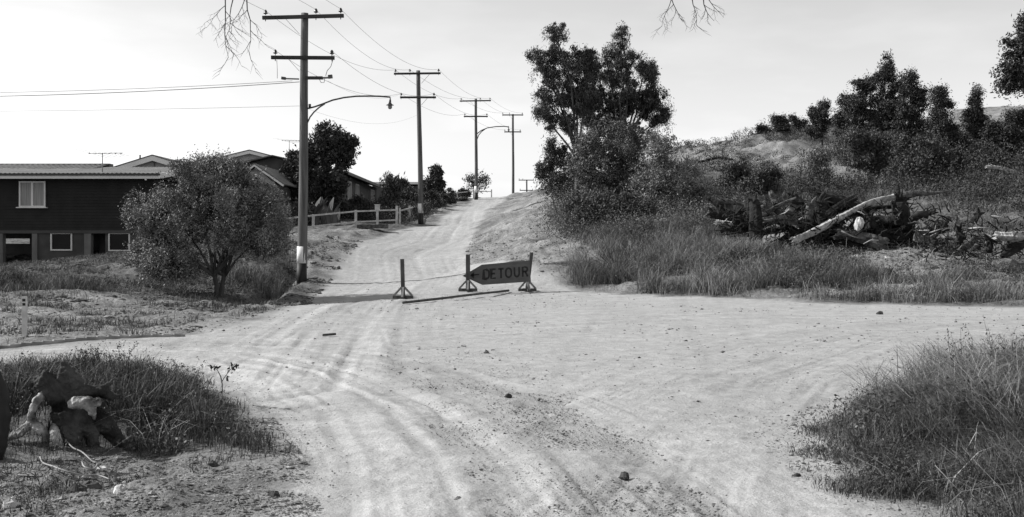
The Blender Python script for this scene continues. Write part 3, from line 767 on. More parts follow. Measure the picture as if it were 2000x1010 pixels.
stand(1029, 567, 36.4, 493, 0.16, 'wooden stand with a leaning post in front of the tail of the arrow sign', 0.11, rz=0.25)
# board
YB = 36.2; kb = YB / F
zb0 = CZ + (HY - 536) * kb
sg = thing('detour_sign', 'arrow-shaped board pointing left reading DETOUR, fixed to two wooden stands', 'sign', ((970 - 1000) * kb, YB - 0.02, zb0))
def sp(px, py): return ((px - 970) * kb, (536 - py) * kb)
outline = [sp(903, 539), sp(941, 517), sp(1034, 508.5), sp(1037, 550), sp(942, 556.5)]
MB().prism(outline, -0.012, 0.012).build('board', M['board'], sg)
def stroke(mb, pts, w, y, closed=False, th=0.004):
    n = len(pts); L_ = []; R_ = []
    for i in range(n):
        a = pts[(i - 1) % n] if closed or i > 0 else pts[i]; b = pts[(i + 1) % n] if closed or i < n - 1 else pts[i]
        dx, dz = b[0] - a[0], b[1] - a[1]; l = math.hypot(dx, dz) or 1; nx, nz = -dz / l * w / 2, dx / l * w / 2
        # miter correction
        if (closed or 0 < i < n - 1):
            d1 = (pts[i][0] - a[0], pts[i][1] - a[1]); l1 = math.hypot(*d1) or 1
            cs = abs((d1[0] * dx + d1[1] * dz) / (l1 * l)); nx /= max(cs, 0.5); nz /= max(cs, 0.5)
        L_.append((pts[i][0] + nx, pts[i][1] + nz)); R_.append((pts[i][0] - nx, pts[i][1] - nz))
    m = n if closed else n - 1
    for i in range(m):
        j = (i + 1) % n
        q = [L_[i], R_[i], R_[j], L_[j]]
        mb.add([(x, y, z) for x, z in q] + [(x, y + th, z) for x, z in q], [(0, 1, 2, 3), (7, 6, 5, 4), (0, 4, 5, 1), (1, 5, 6, 2), (2, 6, 7, 3), (3, 7, 4, 0)])
def arcpts(cx, cz, rx, rz, a0, a1, n=9): return [(cx + rx * math.cos(R(a0 + (a1 - a0) * i / n)), cz + rz * math.sin(R(a0 + (a1 - a0) * i / n))) for i in range(n + 1)]
glyph = {'D': [([(0, 0), (0, 1), (.42, 1)] + arcpts(.42, .62, .38, .38, 90, 0, 5) + arcpts(.42, .38, .38, .38, 0, -90, 5) + [(.42, 0)], True)],
         'E': [([(.75, 1), (0, 1), (0, 0), (.75, 0)], False), ([(0, .52), (.62, .52)], False)],
         'T': [([(0, 1), (.85, 1)], False), ([(.42, 1), (.42, -.06)], False)],
         'O': [(arcpts(.42, .62, .42, .38, 0, 180, 8) + arcpts(.42, .38, .42, .38, 180, 360, 8), True)],
         'U': [([(0, 1.06), (0, .36)] + arcpts(.4, .36, .4, .36, 180, 360, 8) + [(.8, 1.06)], False)],
         'R': [([(0, -.06), (0, 1), (.45, 1)] + arcpts(.45, .76, .33, .24, 80, -80, 6) + [(.45, .52), (0, .52)], False), ([(.42, .52), (.80, -.06)], False)]}
tilt = math.atan2(9, 93)
def gp(px, py, u, v, w, h):   # letter box at lower-left photo pixel, tilted with the board
    a, b = sp(px, py); c, s_ = math.cos(tilt * 0.75), math.sin(tilt * 0.75)
    return (a + u * w * c - v * h * s_ * 0.3, b + u * w * s_ + v * h * c)
lx = 944.5
for ch, x_, w_ in zip('DETOUR', (945, 959.5, 973.5, 988, 1005, 1021), (13, 12, 12.5, 13, 11.5, 12)):
    mb = MB(); yb_ = 544.8 - (x_ - 945) * 0.068
    for pts, cl in glyph[ch]:
        stroke(mb, [gp(x_, yb_, u, v, w_ * kb, 17.5 * kb) for u, v in pts], 3.6 * kb, -0.0165, cl)
    mb.build('letter', M['paint_black'], sg)
mb = MB()
stroke(mb, [sp(936, 536), sp(921, 537.5)], 2.8 * kb, -0.0165)
q = [sp(918, 538), sp(926, 531), sp(926, 544.5)]
mb.add([(x, -0.0165, z) for x, z in q] + [(x, -0.0125, z) for x, z in q], [(0, 2, 1), (3, 4, 5), (0, 1, 4, 3), (1, 2, 5, 4), (2, 0, 3, 5)])
mb.build('arrow', M['paint_black'], sg)

# long pole lying on the road in front
a = zp(787, 597); b = zp(992, 570.5)
pts = []
for i in range(9):
    q = i / 8; X = a[0] + (b[0] - a[0]) * q; Y = a[1] + (b[1] - a[1]) * q
    pts.append((X + .03 * math.sin(q * 7), Y, Hs(*a) * (1 - q) + Hs(*b) * q + 0.05))
tag(MB().tube(pts, [0.036] * 9, 8, jit=0.05, rnd=random.Random(2)).build('fallen_pole', M['timber_dark']), 'long thin pole lying on the road in front of the arrow sign', 'pole')
# loose stick on the road
a = zp(630, 658); z = Hs(*a)
tag(MB().bar((a[0], a[1], z + .03), (a[0] + 0.22, a[1] + .1, z + .04), 0.03, 0.04).build('wood_scrap', M['timber_dark']), 'short scrap of wood lying on the pale road left of centre', 'stick')

# ---------------------------------------------------------------- houses
def box_part(name, x0, x1, y0, y1, z0, z1, m, parent): return MB().box(((x0 + x1) / 2, (y0 + y1) / 2, (z0 + z1) / 2), (x1 - x0, y1 - y0, z1 - z0)).build(name, m, parent)
YH = 50.0; kh = YH / F
def hx(px, Y=YH): return (px - 1000) / F * Y
def hz(py, Y=YH): return CZ + (HY - py) / F * Y
h1 = thing('house', 'long dark timber house on a concrete undercroft at far left, low iron roof', 'house', (hx(100), YH, 0.3))
def hl(x, y, z): return (x - h1.location.x, y - YH, z - 0.3)
def hbox(name, x0, x1, y0, y1, z0, z1, m, par=h1):
    a = hl(x0, y0, z0); b = hl(x1, y1, z1); return box_part(name, a[0], b[0], a[1], b[1], a[2], b[2], m, par)
XL, XR = hx(-260), hx(300)
zf, ze = hz(450), hz(350, 49.9)
# upper storey: horizontal boards as real courses
mb = MB(); nb = 17; hb = (ze - zf) / nb
for i in range(nb):
    z0 = zf + i * hb
    a = hl(XL, YH, z0); b = hl(XR, YH, z0 + hb)
    v = [(a[0], a[1] - 0.03, a[2]), (b[0], a[1] - 0.03, a[2]), (b[0], a[1], b[2]), (a[0], a[1], b[2]), (a[0], a[1], a[2]), (b[0], a[1], a[2])]
    mb.add(v, [(0, 1, 2, 3), (4, 5, 1, 0), (0, 3, 4), (1, 5, 2)])
mb.build('front_boards', M['wall_dark'], h1)
hbox('upper_walls', XL, XR, YH + 0.01, YH + 9, zf, ze + 0.05, M['wall_dark'])
# lower storey
zg = -0.4
hbox('floor_beam', XL, XR, YH - 0.06, YH + 0.1, zf - 0.14, zf - 0.002, M['gutter'])
for a_, b_ in ((-2, 6), (63, 73), (165, 178), (-120, -108)): hbox('pillar', hx(a_), hx(b_), YH - 0.04, YH + 0.28, zg, zf - 0.145, M['pillar'])
def panel_with_window(pa_, pb_, w0, w1, y0, y1):
    mb = MB(); Y0, Y1 = YH + 0.05, YH + 0.2
    A, B_, Cc, D = hx(pa_), hx(pb_), hx(w0), hx(w1); t_, b0 = hz(y0), hz(y1)
    for (x0, x1, z0, z1) in ((A, Cc, zg, zf - .145), (D, B_, zg, zf - .145), (Cc, D, zg, b0), (Cc, D, t_, zf - .145)):
        p = hl((x0 + x1) / 2, (Y0 + Y1) / 2, (z0 + z1) / 2); mb.box(p, (x1 - x0, Y1 - Y0, z1 - z0))
    mb.build('lower_wall', M['wall_low'], h1)
    window(Cc, D, b0, t_, YH + 0.03, h1, False)
def window(x0, x1, z0, z1, Y, par, mull, curtain=False):
    fr = MB(); t_ = 0.06
    def bx_(a, b, c, d): p = hl((a + b) / 2, Y, (c + d) / 2); fr.box(p, (b - a, 0.08, d - c))
    bx_(x0 - t_, x0, z0 - t_, z1 + t_); bx_(x1, x1 + t_, z0 - t_, z1 + t_); bx_(x0, x1, z0 - t_, z0); bx_(x0, x1, z1, z1 + t_)
    if mull: bx_((x0 + x1) / 2 - 0.045, (x0 + x1) / 2 + 0.045, z0, z1)
    f = fr.build('window', M['frame'], par)
    p = hl((x0 + x1) / 2, Y + 0.03, (z0 + z1) / 2)
    MB().box(p, (x1 - x0, 0.01, z1 - z0)).build('pane', M['curtain'] if curtain else M['glass'], f)
    if mull:
        p = hl((x0 + x1) / 2, Y - 0.05, z0 - t_ - 0.025); MB().box(p, (x1 - x0 + 0.3, 0.18, 0.045)).build('sill', M['frame'], f)
panel_with_window(73, 165, 101, 138, 457, 487)
panel_with_window(205, 300, 214, 251, 457, 488)
hbox('lower_wall', hx(178), hx(205), YH + 1.0, YH + 1.1, zg, zf - .145, M['wall_low'])
hbox('lower_wall', hx(-108), hx(-2), YH + 0.06, YH + 0.2, zg, zf - .145, M['wall_low'])
# rear wall of the undercroft with an opening
Yr = YH + 8.8
for (x0, x1, z0, z1) in ((XL, hx(5, Yr), zg, zf), (hx(58, Yr), XR, zg, zf), (hx(5, Yr), hx(58, Yr), zg, hz(476, Yr)), (hx(5, Yr), hx(58, Yr), hz(466, Yr), zf)):
    hbox('rear_wall', x0, x1, Yr, Yr + 0.15, z0, z1 - .003, M['wall_low'])
hbox('side_wall', XR - 0.15, XR - 0.003, YH + 0.25, Yr, zg, zf - .003, M['wall_low'])
window(hx(42), hx(88), hz(402), hz(357), YH - 0.10, h1, True, True)
# roof: corrugated sheet as real waves
def corrugated(name, x0, x1, y0, z0, y1, z1, m, par, pitch=0.2, amp=0.02, loc=None, th=0.02):
    n = int((x1 - x0) / pitch * 4) + 1; v = []; f = []
    lo = loc or hl
    for i in range(n + 1):
        x = x0 + (x1 - x0) * i / n; dz = amp * math.sin(2 * math.pi * (x - x0) / pitch)
        v += [lo(x, y0, z0 + dz), lo(x, y1, z1 + dz), lo(x, y0, z0 + dz - th), lo(x, y1, z1 + dz - th)]
    for i in range(n):
        a = 4 * i; f += [(a, a + 4, a + 5, a + 1), (a + 2, a + 3, a + 7, a + 6), (a, a + 2, a + 6, a + 4), (a + 1, a + 5, a + 7, a + 3)]
    f += [(0, 1, 3, 2), (4 * n, 4 * n + 2, 4 * n + 3, 4 * n + 1)]
    mb = MB(); mb.add(v, f, False); return mb.build(name, m, par)
Ye, Yd = YH - 0.75, YH + 4.6
zE = hz(338, Ye); zR = hz(326.5, Yd)
XRr = hx(312, Ye)
rf = corrugated('roof', XL - 1, XRr, Ye, zE, Yd, zR, M['roof_iron'], h1, 0.20, 0.014)
corrugated('roof', XL - 1, XRr, Yd + 5.2, zE, Yd + 0.003, zR, M['roof_iron'], h1, 0.20, 0.014)
corrugated('roof', XL - 1, hx(206, Yd), Yd - 1.6, hz(327.5, Yd - 1.6) - 0.06, Yd + 0.6, hz(320.5, Yd + 0.6), M['roof_iron'], h1, 0.26, 0.03)
hbox('ridge_cap', hx(-260, Yd), hx(208, Yd), Yd + 0.4, Yd + 0.95, hz(321.5, Yd + 0.6) - 0.35, hz(320, Yd + 0.6), M['roof_dark'])
hbox('gutter', XL - 1, XRr - 0.02, Ye - 0.1, Ye + 0.02, hz(343, Ye), hz(339.5, Ye), M['gutter'])
hbox('fascia', XL - 1, XRr, Ye - 0.03, Ye + 0.05, hz(349, Ye), hz(343.2, Ye), M['fascia'])
hbox('soffit', XL - 1, XRr - 0.05, Ye + 0.055, YH - 0.035, hz(349, Ye) + .03, hz(349, Ye) + .06, M['wall_dark'])
MB().prism([(0, 0), (1, 0)][:0] or [(0, 0), (0, 0.01), (0.01, 0)], 0, 0.001)
# barge board on the right end, climbing with the roof
def hbar(name, A, B_, w, h_, m, par=h1): return MB().bar(hl(*A), hl(*B_), w, h_).build(name, m, par)
hbar('barge_board', (XRr + 0.04, Ye, zE - 0.12), (XRr + 0.04, Yd, zR - 0.12), 0.05, 0.24, M['fascia'])
hbar('barge_board', (XRr + 0.04, Yd + 5.2, zE - 0.12), (XRr + 0.04, Yd, zR - 0.12), 0.05, 0.24, M['fascia'])
mb = MB(); g = [hl(XR, YH, ze), hl(XR, Yd, zR - .1), hl(XR, YH + 9, ze)]
mb.add(g + [(p[0] - .1, p[1], p[2]) for p in g], [(0, 2, 1), (3, 4, 5), (0, 1, 4, 3), (1, 2, 5, 4), (0, 3, 5, 2)]); mb.build('gable_wall', M['wall_dark'], h1)
hbox('downpipe', hx(283, Ye), hx(286, Ye), Ye - 0.02, Ye + 0.06, hz(352, Ye), hz(349.3, Ye), M['fascia'])
# aerial on the roof
def antenna(px, pyb, pyt, Y, s_, label, seed):
    X = hx(px, Y); zb_ = hz(pyb, Y)
    t_ = thing('tv_aerial', label, 'tv aerial', (X, Y, zb_))
    Hh = (pyb - pyt) / F * Y
    mast = MB().tube([(0, 0, -0.3), (0, 0, Hh)], 0.022, 6).build('mast', M['metal_grey'], t_)
    m = MB().tube([(-0.75 * s_, -.2, Hh - .02), (1.1 * s_, .3, Hh + 0.05)], 0.014, 5); m.build('boom', M['metal_grey'], t_)
    for i, q in enumerate((-0.7, -0.35, 0.0, 0.35, 0.7, 1.0)):
        l = s_ * (1.5 - 0.16 * i); c = Vector((q * s_, q * .27, Hh + 0.01))
        el = MB().tube([c + Vector((-.85 * l, .35 * l, .22 * l)), c, c + Vector((.85 * l, -.35 * l, -.22 * l))], 0.0055, 4)
        el.ball(c, 0.03, n=6); el.build('element', M['metal_grey'], t_)
    return t_
antenna(200, 338, 300, 49.9, 0.75, 'tv aerial standing on the low iron roof of the dark house', 1)

# houses behind, gable ends to the viewer
def gable_house(px, Y, ypeak, pxl, pxr, yeave, label, fill, wallm, depth=9, fdepth=0.22, boards=False, g0=None, vent=None):
    k = Y / F; X = (px - 1000) * k; zp_ = CZ + (HY - ypeak) * k
    z0 = Hs(X, Y) - 0.4 if g0 is None else g0
    h = thing('house', label, 'house', (X, Y, z0))
    def l(px_, py_): return ((px_ - px) * k, CZ + (HY - py_) * k - z0)
    A = l(pxl, yeave); B_ = l(pxr, yeave); Pk = l(px, ypeak)
    ow = 0.45
    MB().box(((A[0] + B_[0]) / 2, depth / 2, (A[1] - .1) / 2), (B_[0] - A[0] - 2 * ow, depth, A[1] - .1)).build('wall', wallm, h)
    mb = MB(); n = 7
    sl = [(A[0] + ow, A[1] - .099), (B_[0] - ow, A[1] - .099), (Pk[0], Pk[1] - 0.12)]
    mb.prism(sl, 0.001, depth); mb.build('gable_wall', fill, h)
    if boards:
        for i in range(1, 9):
            q = i / 9; zz = A[1] - .099 + (Pk[1] - A[1]) * q
            x0 = A[0] + ow + (Pk[0] - A[0] - ow) * q; x1 = B_[0] - ow + (Pk[0] - B_[0] + ow) * q
            if x1 - x0 > 0.4: MB().box(((x0 + x1) / 2, -0.012, zz), (x1 - x0 - .1, 0.025, 0.03)).build('board_lap', M['gable_fill'], h)
    for e, nm_ in ((A, 'l'), (B_, 'r')):
        d = Vector((Pk[0] - e[0], 0, Pk[1] - e[1])); nrm = Vector((-d.z, 0, d.x)).normalized()
        if nrm.z < 0: nrm = -nrm
        a = Vector((e[0], -0.5, e[1])); b = Vector((Pk[0], -0.5, Pk[1])); t_ = nrm * 0.07
        v = [a, b, b + t_, a + t_]; v2 = [p + Vector((0, depth + 1, 0)) for p in v]
        MB().add(v + v2, [(0, 1, 2, 3), (7, 6, 5, 4), (0, 4, 5, 1), (1, 5, 6, 2), (2, 6, 7, 3), (3, 7, 4, 0)]).build('roof', M['roof_dark'], h)
        t2 = -nrm * 0.003; t3 = -nrm * (fdepth + .003)
        v = [a + t3, b + Vector((0, 0, -fdepth * 1.1)), b + t2, a + t2]; v = [p + Vector((0, 0.02, 0)) for p in v]; v2 = [p + Vector((0, 0.06, 0)) for p in v]
        MB().add(v + v2, [(0, 1, 2, 3), (7, 6, 5, 4), (0, 4, 5, 1), (1, 5, 6, 2), (2, 6, 7, 3), (3, 7, 4, 0)]).build('barge_board', M['fascia'], h)
    return h, k, z0, X
h2, k_, z_, X_ = gable_house(302, 72, 305, 222, 382, 330, 'house behind the low iron roof, pale barge boards framing a grey gable', M['gable_fill'], M['wall_brown'], fdepth=0.30)
MB().box((0, -0.03, (305 - 305) * k_ + CZ + (HY - 315) * k_ - z_ - .2), (0.06, 0.05, 0.55)).build('gable_mullion', M['roof_dark'], h2)
MB().tube([((253 - 302) * k_, 2, CZ + (HY - 322) * k_ - z_), ((253 - 302) * k_, 2, CZ + (HY - 298) * k_ - z_)], 0.07, 8).build('flue', M['metal_grey'], h2)
gable_house(490, 80, 295, 420, 556, 312, 'pale weatherboard gable house showing above the round tree at left', M['board_light'], M['board_light'], boards=True, fdepth=0.2)
h3b, kk, zz_, _ = gable_house(500, 68, 322, 446, 558, 362, 'low dark-roofed house whose eave slopes out from behind the round tree', M['gable_fill'], M['wall_brown'], depth=6, fdepth=0.12)
antenna(565, 292, 275, 84, 0.7, 'small distant tv aerial left of the tallest pole', 2)
# house beside the road, long wall facing right
Hx0, Hy0, Hy1 = -12.2, 77.0, 99.0
gz = Hs(-13, 84) - 0.5
h4 = thing('house', 'dark house beside the hill road with a row of small windows under a sloping eave', 'house', (Hx0, Hy0, gz))
zt4 = CZ + (HY - 338) / F * Hy0 - gz
MB().box((-4.5, 11, zt4 / 2), (9, 22, zt4)).build('wall', M['wall_brown'], h4)
zpk = zt4 + 1.15
for s_ in (0, 1):
    x0 = 0.8 if s_ == 0 else -9.8
    v = [Vector((x0, -0.6, zt4 - 0.05)), Vector((-4.5, -0.6, zpk)), Vector((-4.5, 22.6, zpk)), Vector((x0, 22.6, zt4 - 0.05))]
    if s_: v = v[::-1]
    v2 = [p + Vector((0, 0, 0.08)) for p in v]
    MB().add(v + v2, [(3, 2, 1, 0), (4, 5, 6, 7), (0, 1, 5, 4), (1, 2, 6, 5), (2, 3, 7, 6), (3, 0, 4, 7)]).build('roof', M['roof_dark'], h4)
MB().box((0.82, 11, zt4 - 0.05), (0.06, 23.2, 0.2)).build('fascia', M['timber_grey'], h4)
MB().prism([(-9, zt4), (0, zt4), (-4.5, zpk - .03)], 0, 22).build('gable_wall', M['wall_brown'], h4)
MB().tube([(-3.5, 12, zpk - .5), (-3.5, 12, zpk + .9)], 0.07, 8).build('flue', M['metal_grey'], h4)
for pxw in (682, 697, 727):
    yw = -Hx0 * F / (1000 - pxw) - Hy0
    zc = zt4 - 1.0
    w_ = 1.7 if pxw < 700 else 1.9
    fr = MB()
    for (dy, dz, a, b) in ((-w_ / 2, 0, 0.09, 1.3), (w_ / 2, 0, 0.09, 1.3), (0, .65, w_, 0.09), (0, -.65, w_, 0.09), (0, 0, .08, 1.25)): fr.box((0.03, yw + dy, zc + dz), (0.08, a, b))
    f = fr.build('window', M['frame'], h4)
    MB().box((0.012, yw, zc), (0.02, w_ - .1, 1.2)).build('pane', M['curtain'], f)
# far flat roofed house
Yf = 118; kf = Yf / F
h5 = thing('house', 'flat pale-edged roof of a distant house behind the garden shrubs', 'house', ((772 - 1000) * kf, Yf, Hs((772 - 1000) * kf, Yf)))
zt5 = CZ + (HY - 360) * kf - h5.location.z
MB().box((0, 4, zt5 / 2 - .1), (5.0, 8, zt5 - .2)).build('wall', M['wall_brown'], h5)
MB().box((0, 4, zt5 + .12), (6.0, 9, 0.18)).build('roof', M['roof_dark'], h5)
MB().box((0, -0.53, zt5 + .10), (6.0, 0.05, 0.24)).build('fascia', M['fascia'], h5)

# ---------------------------------------------------------------- fences
def rail_fence(pts, label, rails, h_=1.0, pw=0.14, post_every=True):
    f = thing('rail_fence', label, 'fence', (pts[0][0], pts[0][1], pts[0][2]))
    o0 = Vector(pts[0][:3])
    tops = []
    for p in pts:
        q = Vector(p[:3]) - o0; hh = p[3] if len(p) > 3 else h_
        MB().box((q.x, q.y, hh / 2 - .15), (pw, pw, hh + .3)).v
        MB().box((q.x, q.y, q.z + hh / 2 - .15), (pw, pw, hh + .3)).build('post', M['fence_paint'], f)
        tops.append(q)
    for frac in rails:
        for i in range(len(tops) - 1):
            a, b = tops[i], tops[i + 1]; n_ = Vector((0, -pw / 2 - 0.02, 0))
            MB().bar(a + n_ + Vector((0, 0, h_ * frac)), b + n_ + Vector((0, 0, h_ * frac)), 0.035, 0.09).build('rail', M['fence_paint'], f)
    return f
def fp(px, pyb, Y, hpx=None):
    X, _, z = P(px, pyb, Y)
    return (X, Y, z) if hpx is None else (X, Y, z, hpx / F * Y)
rail_fence([fp(470, 462, 60), fp(540, 455, 61.5), fp(612, 446, 63.5, 27), fp(695, 437, 66, 27), fp(775, 433, 69, 31)], 'white post and rail fence across the front garden, ending at a taller corner post', (0.86, 0.12), 0.86)
rail_fence([fp(781, 430, 71), fp(800, 424, 76), fp(815, 418, 82), fp(830, 411, 90), fp(846, 408, 98)], 'thin white rail fence climbing beside the road behind the second pole', (0.75,), 0.8, 0.12)
rail_fence([fp(872, 392, 112), fp(893, 388, 116), fp(925, 384, 122, 14), fp(960, 384, 133, 14)], 'white rail fence near the crest, behind the third pole', (0.8,), 0.75, 0.14)
for px, pyb, Y, lab in ((847, 411, 95, 'short white post standing at the foot of the dark conical tree'), (863, 410, 97, 'short white post right of another at the verge below the crest')):
    X, _, z = P(px, pyb, Y); tag(MB().box((X, Y, z + .4), (0.16, 0.16, 1.1)).build('verge_post', M['fence_paint']), lab, 'post', 'short white verge posts')
# letterbox
X, Y, z = P(737, 438, 64)
lb = thing('letterbox', 'pale letterbox on a post between two fence posts', 'letterbox', (X, Y, z))
MB().box((0, 0, .35), (.13, .13, 1.0)).build('post', M['fence_paint'], lb)
MB().box((0, 0, .98), (.26, .3, .3)).box((0, 0, 1.14), (.32, .36, .03)).build('box', M['fence_paint'], lb)
# marker post on the left verge
X = (48 - 1000) / F * 18.7; z = Hs(X, 18.7)
mp_ = thing('marker_post', 'thin pale marker post with two dark squares, on the left verge', 'marker post', (X, 18.7, z))
MB().box((0, 0, .27), (.075, .05, .80)).build('post', M['fence_paint'], mp_)
for q in (0.54, 0.61): MB().box((0, -.028, q), (.05, .008, .045)).build('reflector', M['paint_black'], mp_)
X = (1205 - 1000) / F * 37.6; z = Hs(X, 37.6)
tag(MB().tube([(X, 37.6, z - .1), (X + .01, 37.6, z + .16), (X + .01, 37.6, z + .27)], [.09, .085, .05], 8, jit=.1, rnd=random.Random(3)).build('white_peg', M['white_band']), 'small white peg at the foot of the grassy bank', 'survey peg')
# kerb
kp = []
for i in range(30):
    q = i / 29; px = -260 + 620 * q; py = 702 - 42.5 * q * 1.25 + 8 * q * q
    X, Y = zp(px, py); kp.append((X, Y, Hs(X, Y)))
mb = MB()
for i in range(29):
    a, b = Vector(kp[i]), Vector(kp[i + 1]); mb.bar(a + Vector((0, 0, .02)), b + Vector((0, 0, 0)), 0.06, 0.075)
o = mb.build('kerb', M['kerb']); o['kind'] = 'structure'
# slab over the culvert
X, Y, z = P(728, 449, 62)
tag(MB().box((X, Y, Hs(X, Y) + .12), (1.7, .6, .22)).build('culvert_slab', M['stone']), 'flat stone slab over the ditch below the letterbox', 'slab')

# ---------------------------------------------------------------- trees and shrubs on the left
tree('round_tree', 'round spreading tree with two forked stems standing by the ditch, in front of the houses', 'tree', 424, 35,
     [(330, 445, 72, 60), (395, 372, 78, 66), (463, 395, 76, 62), (420, 430, 95, 75), (520, 430, 50, 72), (298, 480, 44, 46), (345, 505, 60, 36), (440, 340, 46, 40), (500, 465, 58, 42), (400, 335, 44, 36), (290, 415, 38, 42), (470, 440, 74, 62), (532, 418, 28, 40), (330, 530, 50, 20), (300, 520, 30, 22), (540, 470, 26, 34)],
     leaf=(0.085, 0.034), clumps=2700, per=84, cr=0.15, mat_leaf='leaf_light', trunk_r=0.098, seed=11, stems=2, droop=0.1, twigs=200, fork=0.2, depth=1.4)
tree('dense_tree', 'tall dense dark tree between the tallest pole and the road houses', 'tree', 632, 73,
     [(640, 292, 46, 38), (668, 300, 30, 30), (600, 310, 36, 34), (625, 340, 58, 46), (590, 350, 36, 40), (632, 370, 40, 40), (600, 385, 46, 36), (676, 285, 20, 20), (640, 262, 26, 14), (575, 335, 20, 26)],
     leaf=(0.26, 0.12), clumps=800, per=55, cr=0.26, mat_leaf='leaf_dark', trunk_r=0.3, seed=12, twigs=30)
tree('garden_tree', 'drooping feathery tree left of the second pole, beside the dark house', 'tree', 770, 84,
     [(775, 360, 20, 12), (765, 375, 16, 20), (768, 400, 20, 22), (757, 352, 12, 10)], leaf=(0.34, 0.07), clumps=170, per=45, cr=0.22, mat_leaf='leaf_mid', trunk_r=0.12, seed=13, droop=1.0)
tree('conical_tree', 'dark conical evergreen behind the second pole', 'tree', 850, 104,
     [(852, 350, 13, 22), (851, 336, 8, 10), (853, 366, 16, 16), (836, 358, 9, 14), (838, 370, 13, 14), (846, 378, 20, 10)], leaf=(0.3, 0.12), clumps=320, per=50, cr=0.2, mat_leaf='leaf_dark', trunk_r=0.15, seed=14)
tree('sparse_tree', 'small see-through tree at the crest behind the third pole', 'tree', 932, 126,
     [(920, 352, 13, 10), (940, 348, 13, 10), (930, 364, 17, 12), (948, 356, 8, 12)], leaf=(0.24, 0.10), clumps=90, per=16, cr=0.4, mat_leaf='leaf_mid', trunk_r=0.09, seed=15, twigs=60)
shr = [(800, 382, 26, 22, 90, 'leaf_mid', 'leafy shrub between the feathery tree and the second pole'),
       (868, 388, 26, 22, 98, 'leaf_dark', 'dark rounded shrub right of the second pole'),
       (838, 386, 22, 22, 93, 'leaf_dark', 'dark shrub filling the gap at the second pole'),
       (752, 408, 22, 14, 80, 'leaf_mid', 'shrub below the windows of the dark road house'),
       (898, 394, 24, 10, 112, 'leaf_mid', 'low shrub on the verge below the crest, left of the third pole'),
       (700, 402, 26, 18, 74, 'leaf_dark', 'shrub behind the middle of the white fence'),
       (590, 412, 30, 22, 68, 'leaf_mid', 'shrub behind the tallest pole, over the fence rail'),
       (655, 404, 26, 18, 72, 'leaf_dark', 'shrub right of the broad-leaved clump, under the dense tree'),
       (515, 430, 44, 36, 58, 'leaf_dark', 'dark shrub behind the right side of the round tree'),
       (455, 452, 44, 30, 54, 'leaf_dark', 'dark hedge shrub against the lawn behind the round tree trunk'),
       (520, 462, 20, 14, 56, 'leaf_dark', 'small dark bush at the lawn edge left of the tallest pole'),
       (905, 376, 14, 8, 120, 'leaf_mid', 'little bush against the crest fence'),
       (857, 402, 14, 12, 96, 'leaf_mid', 'pale weedy bush between the two short white posts')]
for i, (px, py, rx, ry, Y, ml_, lab) in enumerate(shr):
    X = (px - 1000) / F * Y
    tree('shrub', lab, 'shrub', px, Y, [(px, py, rx * .8, ry * .8), (px - rx * .4, py + ry * .4, rx * .6, ry * .6), (px + rx * .4, py + ry * .35, rx * .6, ry * .65)],
         leaf=(0.18, 0.09) if Y < 100 else (0.26, 0.12), clumps=int(70 + rx * ry * 0.14), per=40, cr=0.2, mat_leaf=ml_, trunk_r=0.05, seed=40 + i, stems=3, crown_name='foliage', trunk_name='stems', twigs=10,
         group='garden shrubs up the left side')
# broad-leaved clump (banana-like) behind the fence
X, Y = (628 - 1000) / F * 68, 68.0; z = Hs(X, Y)
bn = thing('broad_leaved_plant', 'pale broad-leaved clump behind the fence, right of the tallest pole', 'plant', (X, Y, z))
rr = random.Random(5)
for i in range(20):
    a = rr.uniform(0, 6.28); l = rr.uniform(1.0, 2.1); w_ = 0.2; mb = MB(); v = []; f = []
    ox, oy = rr.uniform(-.9, .9), rr.uniform(-.4, .4)
    for j in range(6):
        q = j / 5; r_ = q * q * l * 0.4; zc = l * q * (1 - .12 * q); ww = w_ * math.sin(math.pi * min(1, .12 + q * .85))
        c = Vector((ox + math.cos(a) * r_, oy + math.sin(a) * r_, zc)); s2 = Vector((-math.sin(a), math.cos(a), 0)) * ww
        v += [c - s2, c + s2 + Vector((0, 0, .02))]
    for j in range(5): f.append((2 * j, 2 * j + 1, 2 * j + 3, 2 * j + 2))
    mb.add(v, f, True); mb.build('leaf', M['leaf_light'], bn)

# ---------------------------------------------------------------- trees on the right
tree('gum_tree', 'tall open gum tree leaning left at the front of the clump by the hill road', 'tree', 1128, 55,
     [(1085, 66, 22, 20), (1100, 110, 42, 22), (1050, 112, 18, 16), (1080, 150, 46, 34), (1115, 135, 34, 26), (1078, 200, 40, 30), (1120, 190, 45, 40), (1100, 240, 36, 22), (1145, 150, 24, 38), (1062, 225, 20, 16), (1150, 110, 14, 14), (1150, 200, 30, 34)],
     leaf=(0.13, 0.038), clumps=860, per=60, cr=0.15, mat_leaf='leaf_gum', trunk_r=0.105, seed=21, droop=0.7, twigs=200, fork=0.32)
tree('gum_tree', 'tallest gum tree of the clump with a narrow pointed top', 'tree', 1215, 57,
     [(1215, 70, 15, 22), (1205, 100, 24, 20), (1228, 125, 30, 26), (1262, 135, 22, 22), (1190, 150, 40, 34), (1240, 170, 48, 34), (1200, 210, 55, 44), (1270, 205, 44, 32), (1290, 230, 24, 30), (1160, 180, 26, 40), (1235, 250, 60, 36), (1270, 150, 14, 24), (1155, 235, 32, 34), (1165, 130, 20, 22), (1185, 118, 12, 14)],
     leaf=(0.13, 0.038), clumps=1250, per=62, cr=0.155, mat_leaf='leaf_gum', trunk_r=0.12, seed=22, droop=0.7, twigs=160, fork=0.3)
